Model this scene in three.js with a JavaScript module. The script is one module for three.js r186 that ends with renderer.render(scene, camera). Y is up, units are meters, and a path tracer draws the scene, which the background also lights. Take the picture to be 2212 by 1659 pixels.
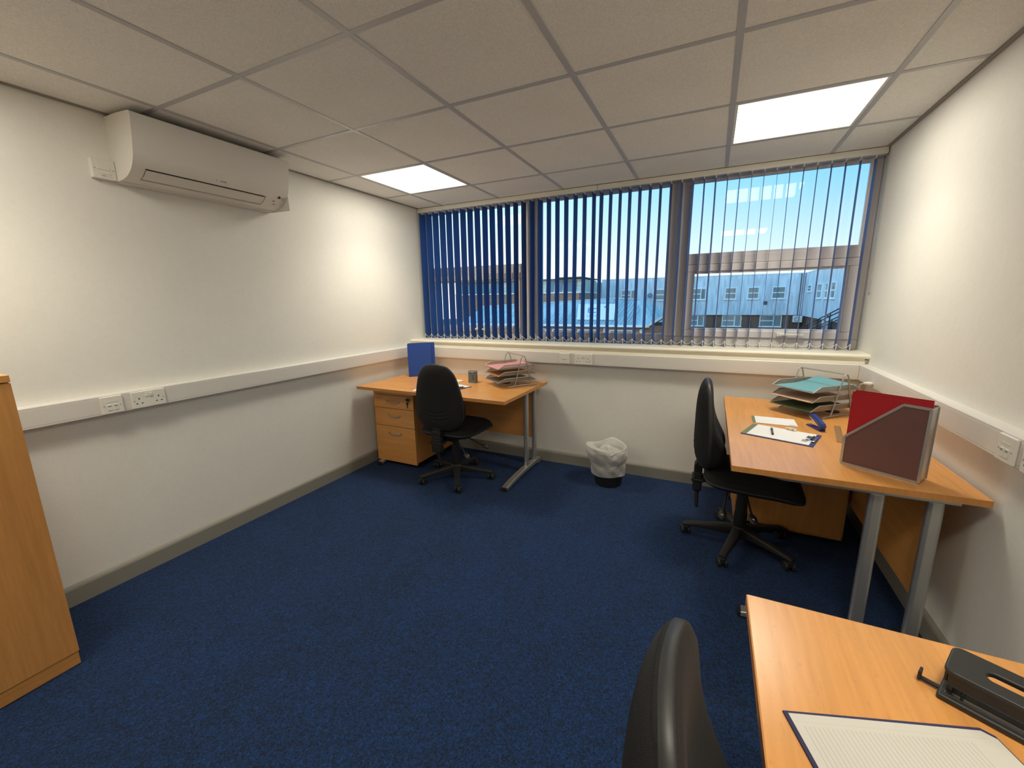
import * as THREE from 'three';
import { RoundedBoxGeometry } from 'three/addons/geometries/RoundedBoxGeometry.js';
import { mergeGeometries, mergeVertices, toCreasedNormals } from 'three/addons/utils/BufferGeometryUtils.js';
import { RectAreaLightUniformsLib } from 'three/addons/lights/RectAreaLightUniformsLib.js';
import { FontLoader } from 'three/addons/loaders/FontLoader.js';
import { TextGeometry } from 'three/addons/geometries/TextGeometry.js';

// ------------------------------------------------------------------ camera, sky, exposure
const scene = new THREE.Scene();
const renderer = new THREE.WebGLRenderer({ antialias: true });
renderer.toneMapping = THREE.LinearToneMapping;
renderer.toneMappingExposure = 1.8;
renderer.shadowMap.enabled = true;
RectAreaLightUniformsLib.init();
const camera = new THREE.PerspectiveCamera(2 * Math.atan(829.5 / 891.64) * 180 / Math.PI, 2212 / 1659, 0.05, 300);
camera.position.set(2.6754, 1.407, 3.2925);
camera.rotation.set(-0.1983, 0.4473, -0.0141, 'YXZ');

// evening sky: pale at the horizon, bluer above, paler towards the west (left of the view)
{
  const w = 512, h = 256, d = new Float32Array(w * h * 4);
  const mix = (a, b, t) => a + (b - a) * t, ss = (a, b, x) => { const t = Math.min(1, Math.max(0, (x - a) / (b - a))); return t * t * (3 - 2 * t); };
  for (let j = 0; j < h; j++) for (let i = 0; i < w; i++) {
    const el = ((j + 0.5) / h - 0.5) * 180, az = ((i + 0.5) / w - 0.5) * 2 * Math.PI;
    // the sun has just set towards -x, +z (left and behind): paler and brighter on that side
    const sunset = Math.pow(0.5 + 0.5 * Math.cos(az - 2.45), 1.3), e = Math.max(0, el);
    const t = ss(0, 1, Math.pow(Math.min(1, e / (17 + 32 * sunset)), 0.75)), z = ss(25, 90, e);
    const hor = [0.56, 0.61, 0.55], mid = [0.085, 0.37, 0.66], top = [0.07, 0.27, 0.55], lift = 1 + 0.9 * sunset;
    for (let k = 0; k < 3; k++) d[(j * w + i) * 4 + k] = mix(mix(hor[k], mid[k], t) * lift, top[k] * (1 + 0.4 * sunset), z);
    d[(j * w + i) * 4 + 3] = 1;
  }
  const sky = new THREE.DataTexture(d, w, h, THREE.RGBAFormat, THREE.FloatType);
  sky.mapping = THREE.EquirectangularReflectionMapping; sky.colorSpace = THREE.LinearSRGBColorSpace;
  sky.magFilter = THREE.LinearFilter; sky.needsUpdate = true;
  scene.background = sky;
}
const PANEL_LIGHT = 4.1, PANEL_BEAM = 1.5, PANEL_GLOW = 1.6, PANEL_COLOR = new THREE.Color().setRGB(1.0, 0.92, 0.75);

// ------------------------------------------------------------------ helpers
function rng(s) { return () => { s |= 0; s = s + 0x6D2B79F5 | 0; let t = Math.imul(s ^ s >>> 15, 1 | s); t = t + Math.imul(t ^ t >>> 7, 61 | t) ^ t; return ((t ^ t >>> 14) >>> 0) / 4294967296; }; }
const V = (x, y, z) => new THREE.Vector3(x, y, z);
const rgb = (r, g, b) => new THREE.Color().setRGB(r, g, b);
function noise(w, h, cx, cy, seed) {          // smooth value noise that tiles, 0..1
  const r = rng(seed), g = new Float32Array(cx * cy).map(() => r()), o = new Float32Array(w * h);
  for (let j = 0; j < h; j++) {
    const y = j / h * cy, y0 = Math.floor(y), fy = (y - y0) ** 2 * (3 - 2 * (y - y0));
    for (let i = 0; i < w; i++) {
      const x = i / w * cx, x0 = Math.floor(x), fx = (x - x0) ** 2 * (3 - 2 * (x - x0));
      const a = g[(y0 % cy) * cx + x0 % cx], b = g[(y0 % cy) * cx + (x0 + 1) % cx], c = g[((y0 + 1) % cy) * cx + x0 % cx], e = g[((y0 + 1) % cy) * cx + (x0 + 1) % cx];
      o[j * w + i] = (a + (b - a) * fx) * (1 - fy) + (c + (e - c) * fx) * fy;
    }
  }
  return o;
}
function tex(w, h, f, srgb, sizeU, sizeV) {   // f(i, j, n) -> [r,g,b] 0..1
  const d = new Uint8Array(w * h * 4);
  for (let n = 0; n < w * h; n++) { const c = f(n % w, Math.floor(n / w), n); for (let k = 0; k < 3; k++) d[n * 4 + k] = Math.max(0, Math.min(255, Math.round(c[k] * 255))); d[n * 4 + 3] = 255; }
  const t = new THREE.DataTexture(d, w, h); t.wrapS = t.wrapT = THREE.RepeatWrapping; t.magFilter = THREE.LinearFilter; t.minFilter = THREE.LinearMipmapLinearFilter; t.generateMipmaps = true;
  if (srgb) t.colorSpace = THREE.SRGBColorSpace;
  t.repeat.set(1 / sizeU, 1 / sizeV); t.needsUpdate = true; return t;
}
function metricUV(g, grain = 0) {             // box projection, uv in metres, u along the grain axis
  const p = g.attributes.position, n = g.attributes.normal, uv = new Float32Array(p.count * 2), P = [0, 0, 0], N = [0, 0, 0];
  for (let i = 0; i < p.count; i++) {
    P[0] = p.getX(i); P[1] = p.getY(i); P[2] = p.getZ(i); N[0] = Math.abs(n.getX(i)); N[1] = Math.abs(n.getY(i)); N[2] = Math.abs(n.getZ(i));
    const m = N[0] > N[1] ? (N[0] > N[2] ? 0 : 2) : (N[1] > N[2] ? 1 : 2);
    let [a, b] = [0, 1, 2].filter((k) => k !== m);
    if (b === grain) [a, b] = [b, a];
    uv[i * 2] = P[a]; uv[i * 2 + 1] = P[b];
  }
  g.setAttribute('uv', new THREE.BufferAttribute(uv, 2)); return g;
}
// a box by its limits, edges rounded by r
function box(x0, x1, y0, y1, z0, z1, r = 0) {
  const w = x1 - x0, h = y1 - y0, d = z1 - z0;
  const g = r > 0 ? new RoundedBoxGeometry(w, h, d, 2, Math.min(r, w * 0.49, h * 0.49, d * 0.49)) : new THREE.BoxGeometry(w, h, d);
  return g.translate((x0 + x1) / 2, (y0 + y1) / 2, (z0 + z1) / 2);
}
const cyl = (r0, r1, h, s = 20, open = false) => new THREE.CylinderGeometry(r1, r0, h, s, 1, open);
function rod(a, b, r, s = 10, r2 = r) {       // cylinder between two points
  const d = b.clone().sub(a), g = new THREE.CylinderGeometry(r2, r, d.length(), s);
  return g.applyQuaternion(new THREE.Quaternion().setFromUnitVectors(V(0, 1, 0), d.clone().normalize())).translate((a.x + b.x) / 2, (a.y + b.y) / 2, (a.z + b.z) / 2);
}
function bar(a, b, w, h) {                    // square bar between two points
  const d = b.clone().sub(a), g = new THREE.BoxGeometry(w, h, d.length());
  const m = new THREE.Matrix4().lookAt(b, a, Math.abs(d.y) > 0.99 * d.length() ? V(1, 0, 0) : V(0, 1, 0)); m.setPosition((a.x + b.x) / 2, (a.y + b.y) / 2, (a.z + b.z) / 2);
  return g.applyMatrix4(m);
}
function pipe(pts, r, seg = 40, rs = 8, closed = false, tension = 0.5) { return new THREE.TubeGeometry(new THREE.CatmullRomCurve3(pts, closed, 'catmullrom', tension), seg, r, rs, closed); }
const lathe = (pts, s = 40) => new THREE.LatheGeometry(pts.map(([x, y]) => new THREE.Vector2(x, y)), s);
function merge(gs) {
  gs = gs.map((g) => { g = g.index ? g.toNonIndexed() : g; for (const k of Object.keys(g.attributes)) if (!['position', 'normal', 'uv'].includes(k)) g.deleteAttribute(k); return g; });
  return gs.length === 1 ? gs[0] : mergeGeometries(gs);
}
function extrude(pts, depth, bevel = 0, seg = 2) {   // polygon in x-y, extruded along z from 0
  const s = new THREE.Shape(pts.map(([x, y]) => new THREE.Vector2(x, y)));
  return new THREE.ExtrudeGeometry(s, { depth: depth - 2 * bevel, bevelEnabled: bevel > 0, bevelSize: bevel, bevelThickness: bevel, bevelOffset: -bevel, bevelSegments: seg, curveSegments: 12 }).translate(0, 0, bevel);
}
const taken = {};
function numbered(n) { const k = taken[n] = (taken[n] ?? -1) + 1; return k ? `${n}_${String(k).padStart(3, '0')}` : n; }
function part(name, geo, mat, parent, grain) {
  const g = Array.isArray(geo) ? merge(geo) : geo;
  if (grain !== undefined) metricUV(g, grain);
  const m = new THREE.Mesh(g, mat); m.name = name; m.castShadow = m.receiveShadow = true; parent.add(m); return m;
}
function thing(name, label, category, [x, y, z] = [0, 0, 0], turn = 0, group) {
  const o = new THREE.Group(); o.name = numbered(name); o.position.set(x, y, z); o.rotation.y = turn;
  o.userData = { label, category }; if (group) o.userData.group = group; scene.add(o); return o;
}
function one(name, label, category, geo, mat, [x, y, z] = [0, 0, 0], turn = 0, grain, group) {
  const m = part(numbered(name), geo, mat, scene, grain); m.position.set(x, y, z); m.rotation.y = turn;
  m.userData = { label, category }; if (group) m.userData.group = group; return m;
}
function struct(name, geo, mat, label, category, grain) {
  let o;
  if (geo) o = part(name, geo, mat, scene, grain); else { o = new THREE.Group(); o.name = name; scene.add(o); }
  o.userData = { kind: 'structure', label, category }; return o;
}

// ------------------------------------------------------------------ materials
const std = (color, roughness = 0.6, metalness = 0, more = {}) => new THREE.MeshStandardMaterial({ color, roughness, metalness, ...more });
const M = {};
{
  const a = noise(512, 512, 170, 170, 1), b = noise(512, 512, 40, 40, 2), c = noise(512, 512, 6, 6, 3);
  const wallMap = tex(512, 512, (i, j, n) => { const v = 0.965 + 0.012 * (a[n] - 0.5) + 0.008 * (b[n] - 0.5) + 0.008 * (c[n] - 0.5); return [v, v, v * 0.998]; }, true, 0.9, 0.9);
  const wallBump = tex(512, 512, (i, j, n) => { const v = a[n] * 0.6 + b[n] * 0.4; return [v, v, v]; }, false, 0.9, 0.9);
  M.wall = std(rgb(0.885, 0.875, 0.82), 0.72, 0, { map: wallMap, bumpMap: wallBump, bumpScale: 0.00025 });
  const f = noise(512, 512, 256, 256, 4), f2 = noise(512, 512, 90, 90, 5), f3 = noise(512, 512, 5, 5, 6);
  const tileMap = tex(512, 512, (i, j, n) => { const v = 0.945 + 0.08 * (f[n] - 0.5) + 0.025 * (f2[n] - 0.5) + 0.012 * (f3[n] - 0.5); return [v, v, v]; }, true, 0.6, 0.6);
  M.tile = std(rgb(0.93, 0.93, 0.88), 0.95, 0, { map: tileMap, bumpMap: tileMap, bumpScale: 0.0012 });
  M.tee = std(rgb(0.48, 0.485, 0.49), 0.32, 0.0);
  M.trimGrey = std(rgb(0.30, 0.29, 0.26), 0.8);
  // carpet
  const k1 = noise(1024, 1024, 512, 512, 7), k2 = noise(1024, 1024, 180, 180, 8), k3 = noise(1024, 1024, 9, 9, 9), k4 = noise(1024, 1024, 40, 28, 10);
  const carpet = tex(1024, 1024, (i, j, n) => {
    const v = 0.72 + 0.75 * (k1[n] - 0.5) + 0.22 * (k2[n] - 0.5) + 0.08 * (k3[n] - 0.5) + 0.05 * (k4[n] - 0.5);
    return [0.07 * v + 0.005, 0.21 * v + 0.012, 0.415 * v + 0.01];
  }, true, 1.5, 1.5);
  const carpetBump = tex(1024, 1024, (i, j, n) => { const v = 0.6 * k1[n] + 0.4 * k2[n]; return [v, v, v]; }, false, 1.5, 1.5);
  M.carpet = new THREE.MeshPhysicalMaterial({ color: 0xffffff, map: carpet, bumpMap: carpetBump, bumpScale: 0.003, roughness: 1, sheen: 0.15, sheenRoughness: 0.6, sheenColor: rgb(0.15, 0.25, 0.5) });
  // beech-effect board, grain along u
  const w1 = noise(1024, 512, 14, 120, 11), w2 = noise(1024, 512, 90, 256, 12), w3 = noise(1024, 512, 4, 9, 13), w4 = noise(1024, 512, 6, 40, 14);
  const beech = tex(1024, 512, (i, j, n) => {
    const fleck = w2[n] > 0.8 ? (w2[n] - 0.8) * 0.5 : 0;
    const v = 1 + 0.05 * (w1[n] - 0.5) + 0.045 * (w4[n] - 0.5) + 0.04 * (w3[n] - 0.5) - fleck * 0.5;
    return [0.865 * v, 0.615 * v, 0.345 * (v * 1.2 - 0.2)];
  }, true, 1.3, 0.65);
  M.beech = std(0xffffff, 0.26, 0, { map: beech });
  M.beechEdge = std(rgb(0.60, 0.33, 0.115), 0.5, 0, { map: beech.clone() });
  M.beechEdge.color.setRGB(0.82, 0.78, 0.72);
}
M.plasticWhite = std(rgb(0.78, 0.765, 0.70), 0.35);
M.trunk = std(rgb(0.72, 0.70, 0.66), 0.4);
M.upvc = std(rgb(0.76, 0.72, 0.71), 0.35);
M.sill = std(rgb(0.84, 0.80, 0.66), 0.4);
M.skirting = std(rgb(0.27, 0.262, 0.225), 0.5);
M.black = std(rgb(0.012, 0.012, 0.013), 0.5);
M.blackShell = std(rgb(0.02, 0.021, 0.022), 0.48);
M.slot = std(rgb(0.01, 0.01, 0.01), 0.9);
M.chairBase = std(rgb(0.02, 0.0195, 0.0185), 0.55);
{
  const a = noise(256, 256, 128, 128, 20), t = tex(256, 256, (i, j, n) => [a[n], a[n], a[n]], false, 0.12, 0.12);
  M.fabric = new THREE.MeshPhysicalMaterial({ color: rgb(0.009, 0.009, 0.0095), roughness: 0.95, bumpMap: t, bumpScale: 0.0006, sheen: 0.12, sheenRoughness: 0.5, sheenColor: rgb(0.2, 0.2, 0.2) });
}
M.silver = std(rgb(0.50, 0.50, 0.49), 0.36, 0.75);
M.silverWire = std(rgb(0.44, 0.425, 0.395), 0.4, 0.55);
M.chrome = std(rgb(0.75, 0.75, 0.75), 0.18, 1);
M.blind = new THREE.MeshPhysicalMaterial({ color: rgb(0.016, 0.088, 0.335), roughness: 0.9, transmission: 0.2, thickness: 0, side: THREE.DoubleSide });
M.glass = new THREE.MeshPhysicalMaterial({ color: 0xffffff, roughness: 0, transmission: 1, thickness: 0, ior: 1.3 });
M.paper = std(rgb(0.80, 0.80, 0.80), 0.9);
const card = (r, g, b) => std(rgb(r, g, b), 0.85);

// ------------------------------------------------------------------ room shell
const W = 3.588, H = 2.304, ZN = 4.3, GX = 0.2956, GZ = 0.2745, ZG = -0.30;
struct('floor', box(-0.15, W + 0.15, -0.12, 0, -0.42, ZN + 0.15), M.carpet, 'dark blue cut-pile carpet floor', 'floor', 0);
struct('wall_left', box(-0.15, 0, 0, H + 0.2, -0.42, ZN), M.wall, 'cream painted wall behind the air conditioner', 'wall', 2);
struct('wall_right', box(W, W + 0.15, 0, H + 0.2, -0.42, ZN), M.wall, 'cream painted wall beside the right-hand desks', 'wall', 2);
struct('wall_back', box(0, W, 0, 1.01, -0.36, 0), M.wall, 'cream painted wall below the window', 'wall', 0);
struct('wall_front', box(-0.15, W + 0.15, 0, H + 0.2, ZN, ZN + 0.15), M.wall, 'cream painted wall behind the viewer', 'wall', 0);
// skirting boards with a chamfered top
function skirting(name, len, pos, turn, label) {
  const g = extrude([[0, 0], [0.016, 0], [0.016, 0.082], [0.012, 0.092], [0, 0.1]], len);
  const o = struct(name, g, M.skirting, label, 'skirting board'); o.position.set(...pos); o.rotation.y = turn;
}
skirting('baseboard_left', ZN, [0, 0, 0], 0, 'grey skirting board along the air conditioner wall');
skirting('baseboard_back', W - 0.034, [0.017, 0, 0], 0, 'grey skirting board along the window wall');
scene.getObjectByName('baseboard_back').rotation.y = -Math.PI / 2; scene.getObjectByName('baseboard_back').position.set(W - 0.017, 0, 0);
skirting('baseboard_right', ZN, [W, 0, ZN], Math.PI, 'grey skirting board along the right-hand wall');
// window board with rounded nose and moulded apron
{
  const s = struct('trim_1', null, null, 'cream window board with rounded nose running under the blinds', 'window sill');
  part('board', extrude([[-0.27, 1.018], [0.018, 1.018], [0.026, 1.022], [0.03, 1.030], [0.03, 1.036], [0.026, 1.044], [0.018, 1.048], [-0.27, 1.048]].map(([z, y]) => [-z, y]), W).rotateY(Math.PI / 2).translate(0, 0, 0), M.sill, s);
  part('apron', extrude([[0, 0.987], [0.02, 0.987], [0.02, 1.0], [0.012, 1.004], [0.012, 1.018], [0, 1.018]].map(([z, y]) => [-z, y]), W - 0.02).rotateY(Math.PI / 2).translate(0, 0, 0), M.sill, s);
}
// suspended ceiling: each tile a mesh in an exposed grid, above it the slab
{
  const c = struct('ceiling', null, null, 'suspended ceiling of grey-white mineral tiles in an exposed grid', 'ceiling');
  part('slab', box(-0.15, W + 0.15, H + 0.2, H + 0.32, -0.42, ZN + 0.15), M.wall, c);
  const xs = [0, ...Array.from({ length: 6 }, (_, k) => GX + 0.6 * k), W], zs = [-0.36, ...Array.from({ length: 7 }, (_, k) => GZ + 0.6 * k), ZN];
  const lit = (i, j) => (i === 1 || i === 5) && (j === 1 || j === 5);
  const cache = {}; let seed = 1;
  for (let i = 0; i < xs.length - 1; i++) for (let j = 0; j < zs.length - 1; j++) {
    if (lit(i, j)) continue;
    const w = xs[i + 1] - xs[i] - 0.002, d = zs[j + 1] - zs[j] - 0.002, k = w.toFixed(3) + d.toFixed(3);
    cache[k] ??= metricUV(new THREE.BoxGeometry(w, 0.015, d), 0);
    const t = part('ceiling_tile', cache[k], M.tile, c); t.position.set((xs[i] + xs[i + 1]) / 2, H + 0.0085 + 0.0006 * ((seed * 7) % 3), (zs[j] + zs[j + 1]) / 2); seed++;
  }
  for (let i = 1; i < xs.length - 1; i++) part('main_tee', box(xs[i] - 0.012, xs[i] + 0.012, H - 0.001, H + 0.03, -0.36, ZN), M.tee, c);
  for (let j = 1; j < zs.length - 1; j++) for (let i = 0; i < xs.length - 1; i++)
    part('cross_tee', box(xs[i] + (i ? 0.012 : 0), xs[i + 1] - (i < xs.length - 2 ? 0.012 : 0), H - 0.0005, H + 0.03, zs[j] - 0.012, zs[j] + 0.012), M.tee, c);
  part('edge_angle', box(0, 0.018, H - 0.004, H + 0.02, -0.36, ZN), M.trimGrey, c);
  part('edge_angle', box(W - 0.018, W, H - 0.006, H + 0.02, -0.36, ZN), M.trimGrey, c);
}
// LED panels set in the grid
const panelNames = [
  [1, 1, 'square LED ceiling panel near the air conditioner, in front of the blinds'],
  [5, 1, 'square LED ceiling panel near the right-hand wall, in front of the blinds'],
  [5, 5, 'square LED ceiling panel right above the viewer'],
  [1, 5, 'square LED ceiling panel above the cupboard'],
];
for (const [i, j, label] of panelNames) {
  const x = GX + 0.6 * (i - 1) + 0.3, z = GZ + 0.6 * (j - 1) + 0.3;
  const t = thing('ceiling_light', label, 'ceiling light', [x, H, z], 0, 'ceiling lights');
  part('frame', [box(-0.288, 0.288, 0, 0.012, -0.288, -0.276), box(-0.288, 0.288, 0, 0.012, 0.276, 0.288), box(-0.288, -0.276, 0, 0.012, -0.276, 0.276), box(0.276, 0.288, 0, 0.012, -0.276, 0.276)], M.plasticWhite, t);
  part('diffuser', box(-0.276, 0.276, 0.003, 0.010, -0.276, 0.276), std(rgb(0.9, 0.9, 0.9), 0.5, 0, { emissive: rgb(1, 0.96, 0.86), emissiveIntensity: PANEL_GLOW }), t);
  part('housing', box(-0.288, 0.288, 0.012, 0.05, -0.288, 0.288), M.plasticWhite, t);
  const l = new THREE.RectAreaLight(PANEL_COLOR, PANEL_LIGHT, 0.552, 0.552); l.position.set(0, -0.002, 0); l.rotation.x = -Math.PI / 2; l.castShadow = true; t.add(l);
  // the prismatic diffuser sends part of its light in a narrower downward beam
  const b = new THREE.SpotLight(PANEL_COLOR, PANEL_BEAM, 0, 68 * Math.PI / 180, 1, 2); b.position.set(0, -0.06, 0); b.target.position.set(0, -1, 0); b.castShadow = true; b.shadow.radius = 5; b.shadow.mapSize.set(1024, 1024); t.add(b, b.target);
}
// window: three bays, outer ones with a transom and an opening sash
{
  const w = struct('window_1', null, null, 'wide white plastic window of three bays above the window board', 'window');
  const y0 = 1.048, y1 = H + 0.02, zf = -0.27, zb = -0.34, r = 0.006;
  const bay = [[0, 1.19], [1.19, 2.40], [2.40, W]];
  part('outer_frame', [box(0, W, y0, y0 + 0.065, zb, zf, r), box(0, W, y1 - 0.065, y1, zb, zf, r), box(0, 0.06, y0 + 0.065, y1 - 0.065, zb, zf, r), box(W - 0.05, W, y0 + 0.065, y1 - 0.065, zb, zf, r)], M.upvc, w);
  part('mullion', [box(1.115, 1.265, y0 + 0.065, y1 - 0.065, zb, zf + 0.001, r), box(1.165, 1.215, y0 + 0.066, y1 - 0.066, zf - 0.01, zf + 0.02, r)], M.upvc, w);
  part('mullion', [box(2.335, 2.47, y0 + 0.065, y1 - 0.065, zb, zf + 0.001, r), box(2.375, 2.43, y0 + 0.066, y1 - 0.066, zf - 0.01, zf + 0.02, r)], M.upvc, w);
  const fixed = [[0.06, 1.115, 1.725, y1 - 0.065], [1.265, 2.335, y0 + 0.065, y1 - 0.065], [2.47, W - 0.05, 1.725, y1 - 0.065]];
  for (const [a, b, c, d] of fixed) {
    part('glazing_bead', [box(a, b, c, c + 0.016, zf - 0.03, zf - 0.006), box(a, b, d - 0.016, d, zf - 0.03, zf - 0.006), box(a, a + 0.014, c + 0.016, d - 0.016, zf - 0.03, zf - 0.006), box(b - 0.014, b, c + 0.016, d - 0.016, zf - 0.03, zf - 0.006)], M.upvc, w);
    part('pane', box(a - 0.005, b + 0.005, c - 0.005, d + 0.005, ZG - 0.002, ZG + 0.002), M.glass, w);
  }
  for (const [a, b] of [[0.06, 1.115], [2.47, W - 0.05]]) {
    part('transom', box(a - 0.002, b + 0.002, 1.66, 1.725, zb + 0.002, zf - 0.002, r), M.upvc, w);
    const s0 = y0 + 0.066, s1 = 1.658, t = 0.052;
    const s = part('sash', [box(a, b, s0, s0 + t, zb + 0.01, zf + 0.014, r), box(a, b, s1 - t, s1, zb + 0.01, zf + 0.014, r), box(a, a + t, s0 + t, s1 - t, zb + 0.01, zf + 0.0138, r), box(b - t, b, s0 + t, s1 - t, zb + 0.01, zf + 0.0138, r),
      box(a + t, b - t, s0 + t, s0 + t + 0.014, zf - 0.03, zf), box(a + t, b - t, s1 - t - 0.014, s1 - t, zf - 0.03, zf), box(a + t, a + t + 0.014, s0 + t + 0.014, s1 - t - 0.014, zf - 0.03, zf), box(b - t - 0.014, b - t, s0 + t + 0.014, s1 - t - 0.014, zf - 0.03, zf)], M.upvc, w);
    part('pane', box(a + t - 0.004, b - t + 0.004, s0 + t - 0.004, s1 - t + 0.004, ZG - 0.002, ZG + 0.002), M.glass, w);
    const hx = (a + b) / 2 + (a > 1 ? 0.14 : 0);
    part('handle', [box(hx - 0.035, hx + 0.035, s0 + 0.012, s0 + 0.04, zf + 0.012, zf + 0.032, 0.006), box(hx - 0.02, hx + 0.13, s0 + 0.02, s0 + 0.036, zf + 0.03, zf + 0.045, 0.005), cyl(0.009, 0.009, 0.012).rotateX(Math.PI / 2).translate(hx - 0.012, s0 + 0.027, zf + 0.04)], M.plasticWhite, s);
  }
}
// vertical blinds
function blind(x0, x1, n, label, cord) {
  const t = thing('vertical_blind', label, 'blind', [0, 0, 0], 0, 'vertical blinds');
  const zc = -0.206;
  part('headrail', box(x0, x1, 2.262, 2.302, -0.228, -0.184, 0.004), M.plasticWhite, t);
  const xs = Array.from({ length: n }, (_, k) => (cord ? 1.810 + 0.0746 * 0 + k * ((3.525 - 1.810) / (n - 1)) : 0.042 + k * ((1.751 - 0.042) / (n - 1))) + 0.0042);
  const a0 = 5.2 * Math.PI / 180, r = rng(cord ? 5 : 9), edges = [];
  const slatW = 0.089, top = 2.25, bot = 1.052, N = 8;
  for (let k = 0; k < n; k++) {
    const a = a0 + (r() - 0.5) * 0.05, g = new THREE.BoxGeometry(0.0007, top - bot, slatW, 1, 6, N), p = g.attributes.position, ph = r() * 6;
    for (let i = 0; i < p.count; i++) { const y = p.getY(i), z = p.getZ(i); p.setX(i, p.getX(i) + 0.0016 * (1 - (2 * z / slatW) ** 2) + 0.0012 * Math.sin(y * 4 + ph)); }
    g.computeVertexNormals();
    const s = part('slat', g, M.blind, t); s.position.set(xs[k], (top + bot) / 2, zc); s.rotation.y = -a;
    part('hanger', box(-0.003, 0.003, 0, 0.024, -0.012, 0.012), M.plasticWhite, s).position.y = (top - bot) / 2 - 0.006;
    part('weight', box(-0.0018, 0.0018, 0, 0.036, -0.046, 0.046, 0.001), M.plasticWhite, s).position.y = -(top - bot) / 2 + 0.004;
    s.children[1].material = M.blind;
    const c = Math.cos(a), si = Math.sin(a); edges.push([[xs[k] - si * 0.046, zc + c * 0.046], [xs[k] + si * 0.046, zc - c * 0.046]]);
    for (const e of [0.0455, -0.0455]) part('chain_clip', box(-0.0018, 0.0018, 0.002, 0.042, e - 0.002, e + 0.002), M.plasticWhite, s).position.y = -(top - bot) / 2;
  }
  for (let side = 0; side < 2; side++) for (let k = 0; k < n - 1; k++) {
    const a = edges[k][side], b = edges[k + 1][side], pts = [];
    for (let i = 0; i <= 8; i++) { const u = i / 8; pts.push(V(a[0] + (b[0] - a[0]) * u, 1.094 - 0.03 * (1 - (2 * u - 1) ** 2), a[1] + (b[1] - a[1]) * u)); }
    part('bottom_chain', pipe(pts, 0.0014, 14, 5), M.plasticWhite, t);
  }
  if (cord) {
    part('control_cord', pipe([V(3.574, 2.262, -0.19), V(3.572, 1.9, -0.15), V(3.57, 1.55, -0.1), V(3.57, 1.44, -0.11), V(3.572, 1.5, -0.13), V(3.573, 1.8, -0.16), V(3.576, 2.262, -0.2)], 0.0010, 60, 6), M.trimGrey, t);
    part('cord_weight', lathe([[0.001, 0], [0.004, 0.004], [0.005, 0.02], [0.002, 0.028], [0.001, 0.03]], 12).translate(3.57, 1.41, -0.11), M.trimGrey, t);
  }
}
blind(0.004, 1.782, 23, 'blue vertical blind on the side of the air conditioner, its slats almost covering the glass', false);
blind(1.784, 3.582, 24, 'blue vertical blind on the right-hand side, its slats seen nearly edge-on', true);

// ------------------------------------------------------------------ cable trunking and outlets
function trunking(len, pos, turn, label) {
  const t = thing('cable_trunking', label, 'trunking', pos, turn);
  part('back_channel', extrude([[0, 0.8885], [0.046, 0.8885], [0.05, 0.8925], [0.05, 0.9005], [0.0485, 0.9005], [0.0485, 0.9735], [0.05, 0.9735], [0.05, 0.982], [0.046, 0.986], [0, 0.986]], len), M.trunk, t);
  part('lid', extrude([[0.0486, 0.9008], [0.0499, 0.9008], [0.0504, 0.9013], [0.0504, 0.9727], [0.0499, 0.9732], [0.0486, 0.9732]], len), M.trunk, t);
  return t;
}
trunking(ZN - 0.01, [0, 0, 0.004], 0, 'long white cable trunking below the air conditioner');
trunking(W - 0.104, [W - 0.052, 0, 0], -Math.PI / 2, 'white cable trunking under the window board');
{
  const t = trunking(ZN - 0.01, [W, 0, ZN - 0.004], Math.PI, 'white cable trunking along the right-hand wall above the desks');
}
// outlets: local x across, y up, z out of the face
function socketPlate(name, w, label, pos, turn, category, dbl) {
  const t = thing(name, label, category, pos, turn);
  part('plate', box(-w / 2, w / 2, -0.043, 0.043, 0, 0.010, 0.004), M.plasticWhite, t);
  if (dbl) {
    for (const s of [-1, 1]) {
      const cx = s * 0.042;
      part('pin_hole', box(cx - 0.0022, cx + 0.0022, 0.002, 0.011, 0.0095, 0.0104), M.slot, t);
      for (const q of [-1, 1]) part('pin_hole', box(cx + q * 0.011 - 0.0038, cx + q * 0.011 + 0.0038, -0.020, -0.0155, 0.0095, 0.0104), M.slot, t);
      part('screw', cyl(0.0028, 0.0028, 0.001, 12).rotateX(Math.PI / 2).translate(s * 0.062, -0.003, 0.0102), M.silverWire, t);
      part('switch', box(s * 0.009 - 0.0065, s * 0.009 + 0.0065, 0.012, 0.031, 0.009, 0.013, 0.0015), M.plasticWhite, t).rotation.x = s * 0.06;
    }
  } else {
    for (const s of [-1, 1]) {
      part('screw', cyl(0.0028, 0.0028, 0.001, 12).rotateX(Math.PI / 2).translate(s * 0.031, -0.003, 0.0102), M.silverWire, t);
      part('label_window', box(s * 0.012 - 0.008, s * 0.012 + 0.008, 0.014, 0.020, 0.0095, 0.0108), M.plasticWhite, t);
      part('data_port', [box(s * 0.012 - 0.0085, s * 0.012 + 0.0085, -0.026, 0.002, 0.0095, 0.012, 0.001)], M.plasticWhite, t);
      part('port_opening', box(s * 0.012 - 0.0065, s * 0.012 + 0.0065, -0.008, -0.002, 0.0116, 0.0123), M.trimGrey, t);
    }
  }
}
const yo = 0.936;
socketPlate('data_outlet', 0.086, 'white data outlet plate on the trunking nearest the wooden cupboard', [0.0505, yo, 2.366], Math.PI / 2, 'outlet', false);
socketPlate('double_socket', 0.146, 'white double power socket on the trunking below the air conditioner', [0.0505, yo, 2.217], Math.PI / 2, 'socket', true);
socketPlate('data_outlet', 0.086, 'white data outlet plate on the trunking under the window board', [1.607, yo, 0.0505], 0, 'outlet', false);
socketPlate('double_socket', 0.146, 'white double power socket on the trunking under the window board', [1.764, yo, 0.0505], 0, 'socket', true);
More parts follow.
